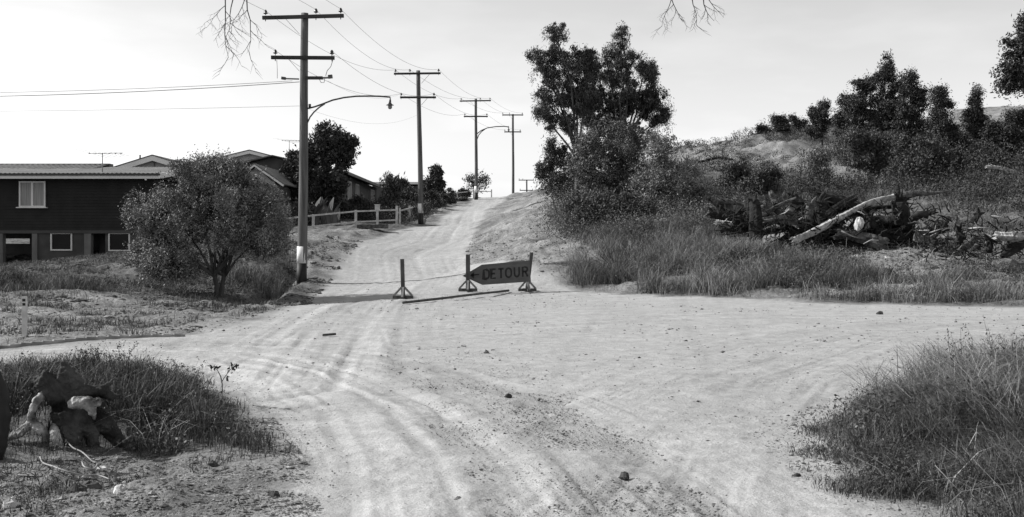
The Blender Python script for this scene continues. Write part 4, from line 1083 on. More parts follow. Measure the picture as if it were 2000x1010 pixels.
tree('gum_tree', 'bushy young gum in the middle of the roadside clump', 'tree', 1200, 51,
     [(1200, 270, 50, 50), (1150, 285, 34, 34), (1135, 320, 30, 36), (1165, 310, 42, 50), (1235, 300, 46, 54), (1185, 360, 50, 46), (1240, 360, 50, 46), (1210, 400, 60, 30)],
     leaf=(0.12, 0.042), clumps=1100, per=62, cr=0.18, mat_leaf='leaf_bush', trunk_r=0.09, seed=23, stems=3, droop=0.4, twigs=60)
tree('gum_sapling', 'low dark sapling at the left foot of the roadside clump', 'tree', 1088, 60,
     [(1085, 300, 26, 26), (1072, 330, 26, 24), (1105, 340, 34, 30), (1085, 352, 38, 20), (1110, 378, 40, 24), (1075, 370, 22, 12)],
     leaf=(0.15, 0.05), clumps=420, per=45, cr=0.2, mat_leaf='leaf_mid', trunk_r=0.06, seed=24, stems=2, droop=0.4)
tree('wattle_bush', 'pale twiggy bush at the right of the roadside clump', 'bush', 1300, 49,
     [(1290, 300, 40, 40), (1320, 330, 45, 44), (1280, 360, 50, 44), (1340, 365, 46, 44), (1300, 400, 66, 34), (1372, 390, 34, 26)],
     leaf=(0.13, 0.045), clumps=900, per=28, cr=0.24, mat_leaf='leaf_light', trunk_r=0.08, seed=25, stems=4, droop=0.1, twigs=260, shell=1.6, fork=0.2)
tree('wattle_bush', 'low tangled bush under the middle of the roadside clump', 'bush', 1180, 47,
     [(1150, 400, 46, 28), (1210, 400, 50, 30), (1130, 425, 34, 18), (1250, 425, 46, 22)],
     leaf=(0.13, 0.045), clumps=420, per=32, cr=0.2, mat_leaf='leaf_mid', trunk_r=0.06, seed=26, stems=4, twigs=100, fork=0.2)
hill = [
    (1718, 78, [(1733, 128, 13, 18), (1728, 150, 20, 18), (1700, 170, 30, 22), (1745, 175, 30, 24), (1690, 205, 30, 26), (1730, 215, 44, 32), (1668, 215, 24, 26), (1700, 250, 50, 30)], 'leaf_dark', 620, 0.16, 'tallest pointed tree in the thicket on the right-hand hillside'),
    (1650, 80, [(1655, 198, 18, 16), (1650, 230, 26, 20), (1662, 260, 30, 20)], 'leaf_dark', 200, 0.09, 'rounded tree at the left shoulder of the hillside thicket'),
    (1782, 76, [(1775, 155, 16, 16), (1780, 180, 22, 18), (1800, 190, 16, 26), (1780, 225, 40, 34), (1790, 265, 44, 34), (1770, 300, 40, 24)], 'leaf_dark', 460, 0.12, 'second tallest tree of the hillside thicket with a rounded knob top'),
    (1838, 73, [(1834, 186, 16, 18), (1835, 215, 22, 26), (1840, 250, 30, 34), (1835, 290, 40, 34)], 'leaf_dark', 400, 0.11, 'narrow column-shaped tree on the right of the hillside thicket'),
    (1702, 66, [(1700, 290, 44, 34), (1740, 300, 40, 34), (1690, 320, 34, 22), (1665, 275, 24, 22)], 'leaf_mid', 420, 0.10, 'bushy lower tree at the front left of the hillside thicket'),
    (1800, 64, [(1800, 300, 48, 40), (1850, 320, 38, 30), (1770, 325, 34, 20)], 'leaf_mid', 420, 0.10, 'bushy lower tree at the front right of the hillside thicket'),
    (1905, 74, [(1906, 183, 8, 12), (1905, 200, 13, 13), (1900, 225, 22, 18), (1905, 255, 34, 26), (1890, 290, 40, 26)], 'leaf_dark', 330, 0.09, 'slender spire-topped sapling to the right of the thicket'),
    (1975, 68, [(1985, 235, 32, 22), (1960, 265, 40, 24), (1995, 285, 34, 26), (1940, 300, 36, 22)], 'leaf_dark', 420, 0.10, 'dark low tree at the right edge below the far cutting'),
    (1606, 84, [(1610, 212, 11, 16), (1603, 232, 20, 18), (1590, 222, 10, 10), (1600, 256, 20, 12)], 'leaf_dark', 170, 0.07, 'lone wispy sapling standing on the ridge left of the thicket'),
    (1524, 100, [(1523, 240, 20, 15), (1527, 254, 22, 12)], 'leaf_dark', 130, 0.06, 'round bush on the ridge, middle of the three small ones'),
    (1494, 102, [(1493, 254, 19, 12)], 'leaf_dark', 80, 0.05, 'leftmost low bush on the ridge line'),
    (1562, 102, [(1562, 243, 14, 10), (1548, 232, 6, 6)], 'leaf_dark', 70, 0.05, 'small bush on the ridge, rightmost of the three small ones'),
    (1600, 62, [(1600, 305, 28, 24), (1595, 335, 32, 20)], 'leaf_light', 150, 0.05, 'sparse pale sapling on the grassy slope above the log pile'),
    (1445, 60, [(1440, 340, 24, 26), (1460, 355, 26, 20), (1425, 362, 20, 16)], 'leaf_mid', 200, 0.06, 'dark low bush behind the left end of the log pile'),
    (1500, 58, [(1500, 345, 26, 16), (1485, 365, 32, 16)], 'leaf_mid', 150, 0.05, 'low bush behind the stumps of the log pile'),
]
for i, (px, Y, bl, ml_, nc, tr, lab) in enumerate(hill):
    tree('sapling' if tr < 0.1 else 'bushy_tree', lab, 'tree' if tr > 0.06 else 'bush', px, Y, bl, leaf=(0.17, 0.06), clumps=int(nc * 1.2), per=58 if ml_ != 'leaf_light' else 24, cr=0.24, mat_leaf=ml_, trunk_r=tr, seed=70 + i,
         droop=0.3, twigs=40, group='trees and bushes on the right-hand hill')
tree('overhanging_tree', 'large tree at the right edge whose lowest limb hangs into the picture', 'tree', 2080, 58,
     [(2010, 85, 50, 26), (1985, 140, 44, 22), (1975, 165, 38, 18), (2060, 60, 60, 50), (2080, 130, 80, 50), (2150, 100, 80, 60), (2010, 110, 55, 24), (2130, 30, 60, 40), (1998, 52, 8, 20)],
     leaf=(0.18, 0.07), clumps=1000, per=60, cr=0.2, mat_leaf='leaf_dark', trunk_r=0.3, seed=99, droop=0.3, twigs=150, fork=0.45)
# low shrubs of the right-hand bank
bank = [(1450, 37, 60, 34, 512, 'leaf_mid', 'dark leafy thicket on the bank below the left of the log pile'), (1520, 35.5, 50, 34, 535, 'leaf_mid', 'leafy thicket on the bank below the middle of the log pile'),
        (1740, 34, 28, 28, 545, 'leaf_dark', 'dark upright bush on the bank below the right of the log pile'), (1480, 40, 40, 20, 490, 'leaf_mid', 'low scrub just under the upright stump'),
        (1590, 36.5, 40, 22, 520, 'leaf_mid', 'low scrub on the bank below the long pale log'), (1655, 33.5, 36, 18, 560, 'leaf_dark', 'low dark bush near the road edge on the right bank'),
        (1860, 32, 44, 16, 565, 'leaf_mid', 'low bush near the road edge towards the right'), (1970, 31, 40, 18, 568, 'leaf_dark', 'low dark bush near the road edge at the far right'),
        (1600, 50, 40, 24, 410, 'leaf_mid', 'shrub behind the middle of the log pile')]
for i, (px, Y, rx, ry, py, ml_, lab) in enumerate(bank):
    tree('bank_shrub', lab, 'shrub', px, Y, [(px, py, rx * .7, ry * .8), (px - rx * .5, py + ry * .3, rx * .5, ry * .6), (px + rx * .5, py + ry * .3, rx * .5, ry * .6)],
         leaf=(0.085, 0.04), clumps=int(rx * ry * 0.22), per=26, cr=0.10, mat_leaf=ml_, trunk_r=0.03, seed=130 + i, stems=4, crown_name='foliage', trunk_name='stems', twigs=40, group='shrubs on the right-hand bank', fork=0.2)
# dead spiky broom plant on the bank
X = (1203 - 1000) / F * 38.5; z = Hs(X, 38.5)
mb = MB(); rr = random.Random(9)
for i in range(90):
    a = rr.uniform(0, 6.28); el = rr.uniform(.35, 1.3); l = rr.uniform(.7, 1.5)
    d = Vector((math.cos(a) * math.cos(el), math.sin(a) * math.cos(el), math.sin(el))) * l
    mb.tube([(0, 0, 0), d * .5 + Vector((0, 0, .05)), d], [.014, .010, .004], 4, cap=False)
o = mb.build('spiky_bush', M['bark']); o.location = (X, 38.5, z); tag(o, 'fan of bare spiky stems rising from the grassy bank', 'bush')

# ---------------------------------------------------------------- grass
g_poly_r = [(1.6, 36.5), (4.6, 33.2), (8.4, 30.2), (13, 28.1), (22, 26), (26, 34), (22, 44), (14, 48), (8, 49), (3.4, 50), (2.6, 44)]
def ground_leaves(name, label, pts, hmax, size, m, seed):
    r_ = np.random.default_rng(seed); p = pts.copy(); p[:, 2] += hmax * r_.uniform(0, 1, len(p)) ** 1.3
    o = leaf_mesh(name, p, size, size * .38, r_, M[m], None, -0.1)
    return tag(o, label, 'ground cover', None, 'stuff')
pts = scatter(g_poly_r, 800, rng, mid_h, -0.22, 0.6, 5, soft=0.9)
fall = 0.60 - 0.38 * np.clip((pts[:, 0] - 7) / 6, 0, 1)
grass('tall_grass', 'tall pale dry grass covering the bank right of the road', pts, fall, 0.012, rng, M['grass_dry'], 0.75, tsc=1.2)
pts = scatter(g_poly_r, 500, rng, mid_h, -0.15, 0.8, 15)
ground_leaves('bank_weeds', 'short dark weeds among the dry grass of the right bank', pts, 0.28, 0.06, 'leaf_mid', 15)
g_hill = [(4, 50), (24, 47), (32, 44), (60, 55), (65, 108), (28, 112), (14, 108), (16, 80), (5, 80), (2.6, 62)]
pts = scatter(g_hill, 190, rng, far_h, -0.2, 0.28, 9)
grass('hill_grass', 'rough grass over the right-hand hillside up to the ridge', pts, 0.26, 0.022, rng, M['grass_mid'], 0.7, tsc=0.6)
g_left = [(-25, 17.6), (-8.4, 18.2), (-6.4, 20.6), (-6.3, 29), (-7.4, 40), (-8.0, 50), (-9, 60), (-14, 60), (-14, 50), (-25, 46)]
pts = scatter(g_left, 300, rng, mid_h, 0.10, 0.7, 25)
grass('verge_grass', 'patchy short grass on the left verge and bank', pts, 0.13, 0.012, rng, M['grass_mid'], 0.8)
g_l2 = [P(-100, 585, 26)[:2], P(100, 583, 26)[:2], P(205, 575, 29)[:2], P(200, 552, 32)[:2], P(100, 545, 33)[:2], P(-100, 545, 33)[:2]]
pts = scatter(g_l2, 900, rng, mid_h, -0.3, 0.6, 35)
grass('tall_grass', 'dense patch of long grass in front of the dark house at left', pts, 0.27, 0.012, rng, M['grass_mid'], 0.6, tsc=1.2)
pts = scatter([(-16, 17.6), (-8.4, 17.9), (-6.4, 20.6), (-6.0, 27), (-6.6, 34), (-11, 30), (-16, 26)], 420, rng, mid_h, 0.26, 1.1, 26, use_bare=False)
grass('verge_tufts', 'small dark tufts dotted over the stony left verge beyond the kerb', pts, 0.11, 0.010, rng, M['grass_dark'], 0.9, tsc=4)
pts = scatter([(-20, 33), (-8.6, 33), (-8.6, 47), (-20, 44)], 260, rng, mid_h, 0.12, 0.9, 27, use_bare=False)
grass('bank_tufts', 'short rough grass over the bank below the dark house', pts, 0.14, 0.012, rng, M['grass_mid'], 0.9, tsc=2)
g_l3 = [P(425, 545, 38)[:2], P(540, 545, 38)[:2], P(560, 520, 43)[:2], P(430, 520, 42)[:2]]
pts = scatter(g_l3, 500, rng, mid_h, -0.2, 0.6, 45)
grass('tall_grass', 'dry grass behind the trunk of the round tree', pts, 0.4, 0.012, rng, M['grass_dry'], 0.5)
g_l4 = [(-9, 71), (-7.4, 71), (-6.7, 75), (-5.6, 90), (-5.5, 110), (-9, 118), (-13, 80)]
pts = scatter(g_l4, 120, rng, far_h, -0.1, 0.5, 55)
grass('verge_weeds', 'dark weeds along the fence and poles up the left side of the hill road', pts, 0.35, 0.03, rng, M['grass_dark'], 0.5)
def scrub(name, label, pts, hgt, m, seed, leaf=(0.09, 0.035), per=34, stems=True):
    r_ = np.random.default_rng(seed); n = len(pts)
    h = hgt * np.clip(np.exp(r_.normal(0, .35, n)), .4, 1.6); k = np.repeat(np.arange(n), (per * np.clip(h / np.mean(h), .4, 2.5)).astype(int))
    q = np.clip(r_.normal(size=(len(k), 3)), -1.8, 1.8) * (h[k] * .36)[:, None]; q[:, 2] = np.abs(h[k] * r_.beta(1.8, 1.4, len(k)))
    o = leaf_mesh(name, pts[k] + q, leaf[0], leaf[1], r_, M[m], None, -0.05)
    return tag(o, label, 'scrub', None, 'stuff')
pts = scatter([(1.8, 45.5), (5, 43.5), (9.5, 44.5), (10.5, 50), (9, 58), (4, 60), (2.0, 56)], 6.5, rng, mid_h, -0.3, 0.5, 201, use_bare=False)
scrub('scrub', 'tangled waist-high scrub joining the feet of the roadside trees', pts, 1.0, 'leaf_bush', 201, per=160)
pts = scatter([P(1420, 480, 40)[:2], P(1400, 560, 34)[:2], P(1560, 575, 31.5)[:2], P(1700, 560, 33)[:2], P(1680, 510, 37)[:2], P(1560, 490, 39.5)[:2]], 9, rng, mid_h, -0.15, 0.5, 202, use_bare=False)
scrub('scrub', 'low dark scrub on the bank below the log pile', pts, 0.42, 'leaf_mid', 202, (0.065, 0.032), 110)
pts = scatter([P(1700, 560, 33)[:2], P(2100, 560, 31)[:2], P(2100, 530, 35)[:2], P(1750, 530, 36)[:2]], 4, rng, mid_h, 0.0, 0.6, 203, use_bare=False)
scrub('scrub', 'patchy low weeds along the foot of the right bank by the road', pts, 0.3, 'leaf_mid', 203, (0.06, 0.03), 90)
pts = scatter([(9, 48), (24, 45), (34, 52), (36, 78), (26, 84), (15, 74), (10, 60)], 1.6, rng, far_h, -0.02, 0.22, 204)
scrub('scrub', 'scattered scrub over the hillside behind the log pile', pts, 0.7, 'leaf_dark', 204, (0.13, 0.05), 110)
pts = scatter([(22, 60), (38, 60), (44, 80), (40, 92), (26, 88), (23, 74)], 1.8, rng, far_h, -0.25, 0.22, 205, use_bare=False)
scrub('scrub', 'dark undergrowth filling the thicket on the right-hand hill', pts, 1.5, 'leaf_dark', 205, (0.17, 0.065), 130)
pts = scatter([(13, 66), (24, 84), (44, 92), (44, 112), (16, 112)], .9, rng, far_h, -0.05, 0.2, 208, use_bare=False)
scrub('scrub', 'ragged scrub and dead weeds along the ridge of the right-hand hill', pts, 0.55, 'leaf_mid', 208, (0.15, 0.06), 70)
pts = scatter([(-12, 71), (-7.6, 72), (-7.0, 76), (-6.2, 92), (-5.8, 112), (-11, 116), (-12, 84), (-12, 70)], 1.5, rng, far_h, -0.3, 0.4, 206, use_bare=False)
scrub('garden_scrub', 'garden undergrowth behind the rail fence and up the hill road', pts, 0.8, 'leaf_dark', 206, (0.16, 0.06), 110)
pts = scatter([P(300, 545, 38)[:2], P(680, 475, 53)[:2], P(640, 505, 48)[:2], P(600, 530, 44)[:2], P(450, 570, 36)[:2]], 5, rng, mid_h, 0.12, 0.5, 207, use_bare=False)
scrub('scrub', 'small dark weeds on the broken bank behind the first pole', pts, 0.22, 'leaf_dark', 207, (0.06, 0.028), 60)
# near mounds
pl_ = scatter(MOUNDL, 4200, rng, near_h, -0.5, 0.9, 65, use_bare=False, avoid_road=False, soft=0.55)
pxl_ = 1000 + pl_[:, 0] / pl_[:, 1] * F
keep = ~((pxl_ < 245) & (pl_[:, 1] < 9.7)) | (rng.uniform(size=len(pl_)) < 0.12)
pl_ = pl_[keep]; pxl_ = pxl_[keep]
dl = np.clip(.3 + sdf(pl_[:, 0], pl_[:, 1], MOUNDL) / 0.9, 0.22, 1) * np.where(pxl_ < 330, .75, 1.0)
grass('mound_grass', 'thick grass over the near left mound around the burnt stump', pl_, 0.24 * dl, 0.0055, rng, M['grass_dark'], 0.5, tsc=3)
ground_leaves('creeping_weeds', 'small-leaved weeds creeping through the near left mound', pl_[rng.uniform(size=len(pl_)) < .35], 0.20, 0.026, 'leaf_mid', 65)
pr_ = scatter([p if p[0] < 6 else (min(p[0], 8.0), max(p[1], 5.4)) for p in MOUNDR], 5600, rng, near_h, -0.5, 1.0, 75, use_bare=False, avoid_road=False, soft=0.6)
dr = np.clip(.3 + sdf(pr_[:, 0], pr_[:, 1], MOUNDR) / 1.2, 0.22, 1)
grass('mound_grass', 'thick mixed grass over the near right mound', pr_, 0.20 * dr, 0.0055, rng, M['grass_dark'], 1.0, tsc=3)
ground_leaves('creeping_weeds', 'small-leaved weeds matted through the near right mound', pr_[rng.uniform(size=len(pr_)) < .5], 0.17, 0.026, 'leaf_mid', 75)
sub = pr_[(rng.uniform(size=len(pr_)) < 0.15) & (pr_[:, 0] > 3.6)]
grass('dry_stalks', 'pale dry stalks leaning among the grass of the near right mound', sub, 0.36, 0.0045, rng, M['grass_dry'], 0.9, wind=(-0.2, 0))
edge_poly = [zp(*p) for p in [(-100, 1100), (560, 1100), (560, 860), (500, 800), (420, 750), (300, 900), (-100, 930)]]
pts = scatter(edge_poly, 900, rng, near_h, 0.12, 1.3, 85, use_bare=False)
grass('foreground_tufts', 'scattered low tufts on the stony ground at near left', pts, 0.055, 0.006, rng, M['grass_dark'], 1.1)

for poly, nm_, sd in ((MOUNDL, 'left', 1), ([p if p[0] < 6 else (min(p[0], 8.0), max(p[1], 5.4)) for p in MOUNDR], 'right', 2)):
    q = scatter(poly, 260, rng, near_h, 0.0, 1.6, 500 + sd, use_bare=False, soft=0.4)
    kx = 1000 + q[:, 0] / q[:, 1] * F; q = q[~((kx < 250) & (q[:, 1] < 10.4))]
    grass('dead_grass', f'flattened pale dead grass through the near {nm_} mound', q, 0.22, 0.008, rng, M['grass_dry'], 1.9, tsc=4)
    q = scatter(poly, 22, rng, near_h, 0.05, 1.2, 510 + sd, use_bare=False, soft=0.3)
    kx = 1000 + q[:, 0] / q[:, 1] * F; q = q[~((kx < 250) & (q[:, 1] < 10.4))]
    scrub('broad_weeds', f'clumps of broader-leaved weeds in the near {nm_} mound', q, 0.19, 'leaf_bush', 520 + sd, (0.04, 0.02), 70)
# seed-headed weeds in the near corners, each its own plant
def weed(x, y, h_, label, seed, leafy=1.0, lean=0.2, n=3):
    r_ = random.Random(seed); z = float(near_h(np.array([x]), np.array([y]))[0])
    t_ = thing('weed', label, 'weed', (x, y, z), 0, 'tall weeds in the foreground corners')
    mb = MB(); lp = []
    for s_ in range(n):
        a = r_.uniform(0, 6.28); c = Vector((0, 0, 0)); pts_ = [c.copy()]
        d = Vector((math.cos(a) * lean, math.sin(a) * lean * .6, 1)).normalized()
        for j in range(6):
            d = (d + Vector((r_.uniform(-.16, .16), r_.uniform(-.12, .12), 0))).normalized(); c = c + d * h_ / 6 * r_.uniform(.8, 1.15); pts_.append(c.copy())
            if j > 1:
                for _ in range(int(5 * leafy)): lp.append(c + Vector((r_.gauss(0, .025), r_.gauss(0, .025), r_.gauss(0, .03))))
                if r_.random() < .6:
                    e = c + Vector((r_.uniform(-.12, .12), r_.uniform(-.1, .1), r_.uniform(.03, .12))); mb.tube([c, e], [.002, .001], 4, cap=False)
                    for _ in range(int(4 * leafy)): lp.append(e + Vector((r_.gauss(0, .018), r_.gauss(0, .018), r_.gauss(0, .018))))
        mb.tube(pts_, [.004, .0038, .0034, .003, .0026, .002, .0012], 5, cap=False)
    mb.build('stem', M['bark'], t_)
    if lp: leaf_mesh('leaves', np.array([tuple(p) for p in lp]), .032, .013, np.random.default_rng(seed), M['leaf_dark'], t_)
wl = [(205, 690, 12.6, 'tall leafy weed behind the burnt stump, its sprays against the pale road'), (250, 700, 12.2, 'leafy weed just right of the tallest one behind the stump'),
      (290, 712, 12.4, 'thin weed over the middle of the near left mound'), (330, 725, 12.2, 'spindly weed at the upper right of the near left mound'),
      (150, 712, 12.0, 'thin weed directly above the stump'), (378, 735, 11.9, 'fine-stemmed weed near the right end of the near left mound'),
      (60, 715, 12.3, 'small weed above the stump near the left edge'), (232, 680, 12.8, 'tall seed-headed weed behind the stump')]
for i, (px, py, Y, lab) in enumerate(wl):
    x = (px - 1000) / F * Y; zt = CZ + (HY - py) / F * Y
    z0 = float(near_h(np.array([x]), np.array([Y]))[0]); weed(x, Y, max(.3, zt - z0 + .05), lab, 300 + i)
wr = [(1810, 700, 11.8, 'branching weed at the upper left rim of the near right mound'), (1850, 690, 11.6, 'weed with drooping seed heads at the top of the near right mound'), (1885, 655, 11.0, 'tallest stalk rising from the near right mound'),
      (1905, 672, 10.8, 'leafy stalk right beside the tallest one on the right mound'), (1940, 670, 10.6, 'arching stalk near the right edge above the mound'), (1965, 655, 10.4, 'thin stalk second from the right edge of the mound'), (1990, 668, 10.0, 'stalk at the very right edge of the picture'),
      (1770, 735, 11.4, 'low weed at the left shoulder of the near right mound'), (1870, 720, 10.2, 'dense weed in the middle top of the near right mound')]
for i, (px, py, Y, lab) in enumerate(wr):
    x = (px - 1000) / F * Y; zt = CZ + (HY - py) / F * Y
    z0 = float(near_h(np.array([x]), np.array([Y]))[0]); weed(x, Y, max(.3, zt - z0 + .05), lab, 330 + i, 0.7, 0.3)
# seedling with two leafy arms
X, Y = (434 - 1000) / F * 11.4, 11.4; z = Hs(X, Y); k = Y / F
sd = thing('seedling', 'small two-armed seedling with curled dark leaves at the road edge', 'seedling', (X, Y, z))
b0 = CZ + (HY - 765) * k - z
def sq(px, py): return ((px - 434) * k, 0, CZ + (HY - py) * k - z)
mb = MB().tube([(0, 0, 0), sq(434, 750), sq(431, 735), sq(424, 722), sq(412, 716)], [.007, .006, .005, .004, .002], 6)
mb.tube([sq(433, 746), sq(440, 735), sq(450, 722), sq(460, 713)], [.005, .004, .003, .002], 6); mb.build('stem', M['bark'], sd)
lp = []; rr = random.Random(4)
for (cx, cy, n_, s_) in ((412, 717, 10, 4), (424, 719, 6, 3), (452, 720, 12, 5), (458, 714, 12, 4), (443, 736, 6, 4)):
    for _ in range(n_): p = sq(cx + rr.gauss(0, s_), cy + rr.gauss(0, s_ * .8)); lp.append((p[0], rr.gauss(0, .02), p[2]))
leaf_mesh('leaves', np.array(lp), .05, .026, np.random.default_rng(3), M['leaf_dark'], sd, 0.6)

# ---------------------------------------------------------------- logs, stumps, burnt stump
def lumpy(name, tubes, m, parent=None, voxel=0.02, disp=0.03, dscale=0.12, loc=(0, 0, 0), balls=()):
    """tapering limbs fused into one skin by a voxel remesh, then roughened"""
    mb = MB(); rr = random.Random(len(tubes) * 7 + int(abs(loc[0]) * 100))
    for pts, rad in tubes: mb.tube(pts, rad, 10, jit=0.16, rnd=rr)
    for c, r_, sc in balls: mb.ball(c, r_, sc, 12, 0.12, rr)
    o = mb.build(name + '_raw', m); o.location = (0, 0, 0)
    md = o.modifiers.new('r', 'REMESH'); md.mode = 'VOXEL'; md.voxel_size = voxel; md.use_smooth_shade = True
    tx = bpy.data.textures.new(name, 'CLOUDS'); tx.noise_scale = dscale; tx.noise_depth = 3
    dm = o.modifiers.new('d', 'DISPLACE'); dm.texture = tx; dm.strength = disp; dm.mid_level = 0.5; dm.texture_coords = 'GLOBAL'
    dg = bpy.context.evaluated_depsgraph_get(); dg.update()
    me = bpy.data.meshes.new_from_object(o.evaluated_get(dg))
    bpy.data.objects.remove(o)
    me.name = name
    r = bpy.data.objects.new(name, me); scn.collection.objects.link(r)
    if parent is not None: r.parent = parent
    r.location = loc
    return r
YS = 9.0; ks = YS / F
sx0 = (120 - 1000) * ks; sz0 = Hs(sx0, YS)
def S(px, py, dy=0.0): return ((px - 120) * ks, dy, CZ + (HY - py) * ks - sz0)
stump = thing('burnt_stump', 'upturned burnt tree stump with splayed roots and bleached patches on the near left mound', 'tree stump', (sx0, YS, sz0))
lumpy('root_mass', [([S(130, 800, .05), S(115, 772), S(98, 748, -.03), S(82, 738, -.06)], [.12, .095, .085, .08]),
                    ([S(128, 790, .05), S(131, 755, .03), S(130, 728), S(124, 706)], [.12, .085, .07, .022]),
                    ([S(131, 745, .03), S(145, 742, .03), S(158, 752, .05)], [.05, .05, .02]),
                    ([S(140, 790), S(165, 768, .02), S(190, 765, .05), S(216, 782, .1)], [.11, .07, .05, .03]),
                    ([S(190, 766, .05), S(208, 750, .1), S(212, 742, .1)], [.03, .02, .006]),
                    ([S(130, 800, 0), S(136, 840, 0), S(140, 875, .02), S(155, 892, .05)], [.14, .12, .10, .07]),
                    ([S(140, 800, 0.1), S(190, 840, .2), S(222, 895, .3)], [.12, .09, .05]),
                    ([S(118, 800, .05), S(100, 830, .1), S(88, 870, .15)], [.10, .07, .05]),
                    ([S(150, 820, .05), S(175, 850, .05), S(180, 885, .05)], [.09, .06, .04])],
      M['stump_dark'], stump, 0.009, 0.035, 0.035, balls=[(S(125, 800, .06), .14, (1, 1, .9)), (S(86, 742, -.03), .075, (1, 1, .8))])
def pale_root(tb): lumpy('root', tb, M['stump'], stump, 0.008, 0.03, 0.04)
pale_root([([S(92, 765, -.04), S(80, 780, -.08), S(74, 800, -.1), S(70, 822, -.1), S(50, 842, -.1), S(25, 852, -.1)], [.03, .034, .032, .036, .04, .03]), ([S(72, 820, -.1), S(95, 838, -.12), S(108, 852, -.12), S(114, 866, -.1)], [.035, .04, .034, .02])])
pale_root([([S(148, 785, -.1), S(165, 782, -.15), S(190, 780, -.17), S(212, 784, -.16)], [.04, .055, .05, .02]), ([S(190, 785, -.17), S(197, 800, -.17), S(199, 814, -.16)], [.045, .03, .008]), ([S(200, 782, -.15), S(208, 776, -.15), S(214, 774, -.15)], [.03, .02, .008])])
pale_root([([S(112, 822, -.06), S(120, 842, -.14), S(130, 865, -.17), S(146, 888, -.18), S(152, 893, -.18)], [.03, .045, .05, .035, .02])])
# charred curved limb at the left edge of the frame
YC = 8.4; kc = YC / F
cx0 = (-30 - 1000) * kc; cz0 = Hs(cx0, YC)
def S2(px, py, dy=0.0): return ((px + 30) * kc, dy, CZ + (HY - py) * kc - cz0)
o = lumpy('charred_limb', [([S2(-40, 930), S2(-8, 905), S2(2, 870), S2(8, 820), S2(6, 770), S2(-8, 730), S2(-26, 700), S2(-60, 680)], [.06, .05, .048, .045, .045, .04, .045, .05]),
                            ([S2(-60, 680), S2(-95, 720), S2(-100, 800), S2(-80, 900), S2(-60, 930)], [.05, .06, .07, .08, .08])], M['tar_band'], None, 0.015, 0.02, 0.1, loc=(cx0, YC, cz0))
tag(o, 'blackened curved limb arching up at the extreme left edge', 'burnt branch')
# loops of old hose / cable by the stump
def gpt(px, py, up=0.02): x, y = zp(px, py); return (x, y, float(near_h(np.array([x]), np.array([y]))[0]) + up)
def smooth(pts, n=6):
    out = []; P_ = [Vector(p) for p in pts]; P_ = [P_[0]] + P_ + [P_[-1]]
    for i in range(1, len(P_) - 2):
        for j in range(n):
            t_ = j / n; a, b, c, d = P_[i - 1], P_[i], P_[i + 1], P_[i + 2]
            out.append(0.5 * ((2 * b) + (c - a) * t_ + (2 * a - 5 * b + 4 * c - d) * t_ ** 2 + (3 * b - a - 3 * c + d) * t_ ** 3))
    out.append(P_[-2]); return out
hp = [(120, 876), (140, 886), (160, 896), (180, 903), (190, 915), (182, 924), (165, 924), (160, 918)]
tag(MB().tube(smooth([gpt(*p, .05) for p in hp]), 0.006, 6).build('old_hose', M['hose']), 'curl of old hose lying below the burnt stump, open loop to the right', 'hose', 'coils of old hose')
hp = [(78, 914), (84, 926), (105, 934), (135, 938), (165, 934), (190, 930), (215, 934)]
tag(MB().tube(smooth([gpt(*p, .04) for p in hp]), 0.006, 6).build('old_hose', M['hose']), 'longer loop of old hose sweeping left across the dirt under the stump', 'hose', 'coils of old hose')
a, b = gpt(35, 942, .03), gpt(190, 935, .04)
tag(MB().tube([a, b], .008, 6).build('rod', M['metal_dark']), 'straight dark rod lying on the ground under the hose loops', 'rod')

# log pile
def log(name, pts, rpx, Y, m, label, seed, cat='log', group='logs heaped in the pile', flare=False):
    """pts: (px,py,dY)"""
    rr = random.Random(seed); q = []
    for (px, py, dy) in pts: q.append(Vector(P(px, py, Y + dy)))
    q = smooth(q, 5) if len(q) > 2 else [q[0].lerp(q[1], i / 6) + Vector((0, rr.uniform(-.02, .02), rr.uniform(-.015, .015))) for i in range(7)]
    n = len(q); o0 = q[0].copy()
    rad = [(rpx[0] + (rpx[1] - rpx[0]) * i / (n - 1)) * Y / F * rr.uniform(.9, 1.1) for i in range(n)]
    mb = MB(); mb.bark([p - o0 for p in q], rad, rr)
    # knots and snapped branch stubs
    for _ in range(rr.randint(1, 3)):
        i = rr.randint(1, n - 2); a = rr.uniform(0, 6.28); d = Vector((rr.uniform(-1, 1), rr.uniform(-.6, .4), rr.uniform(0, 1))).normalized()
        mb.tube([q[i] - o0, q[i] - o0 + d * rad[i] * rr.uniform(1.5, 2.6)], [rad[i] * .4, rad[i] * .2], 6)
    o = mb.build(name, M[m]); o.location = o0
    return tag(o, label, cat, group)
YP = 41.5
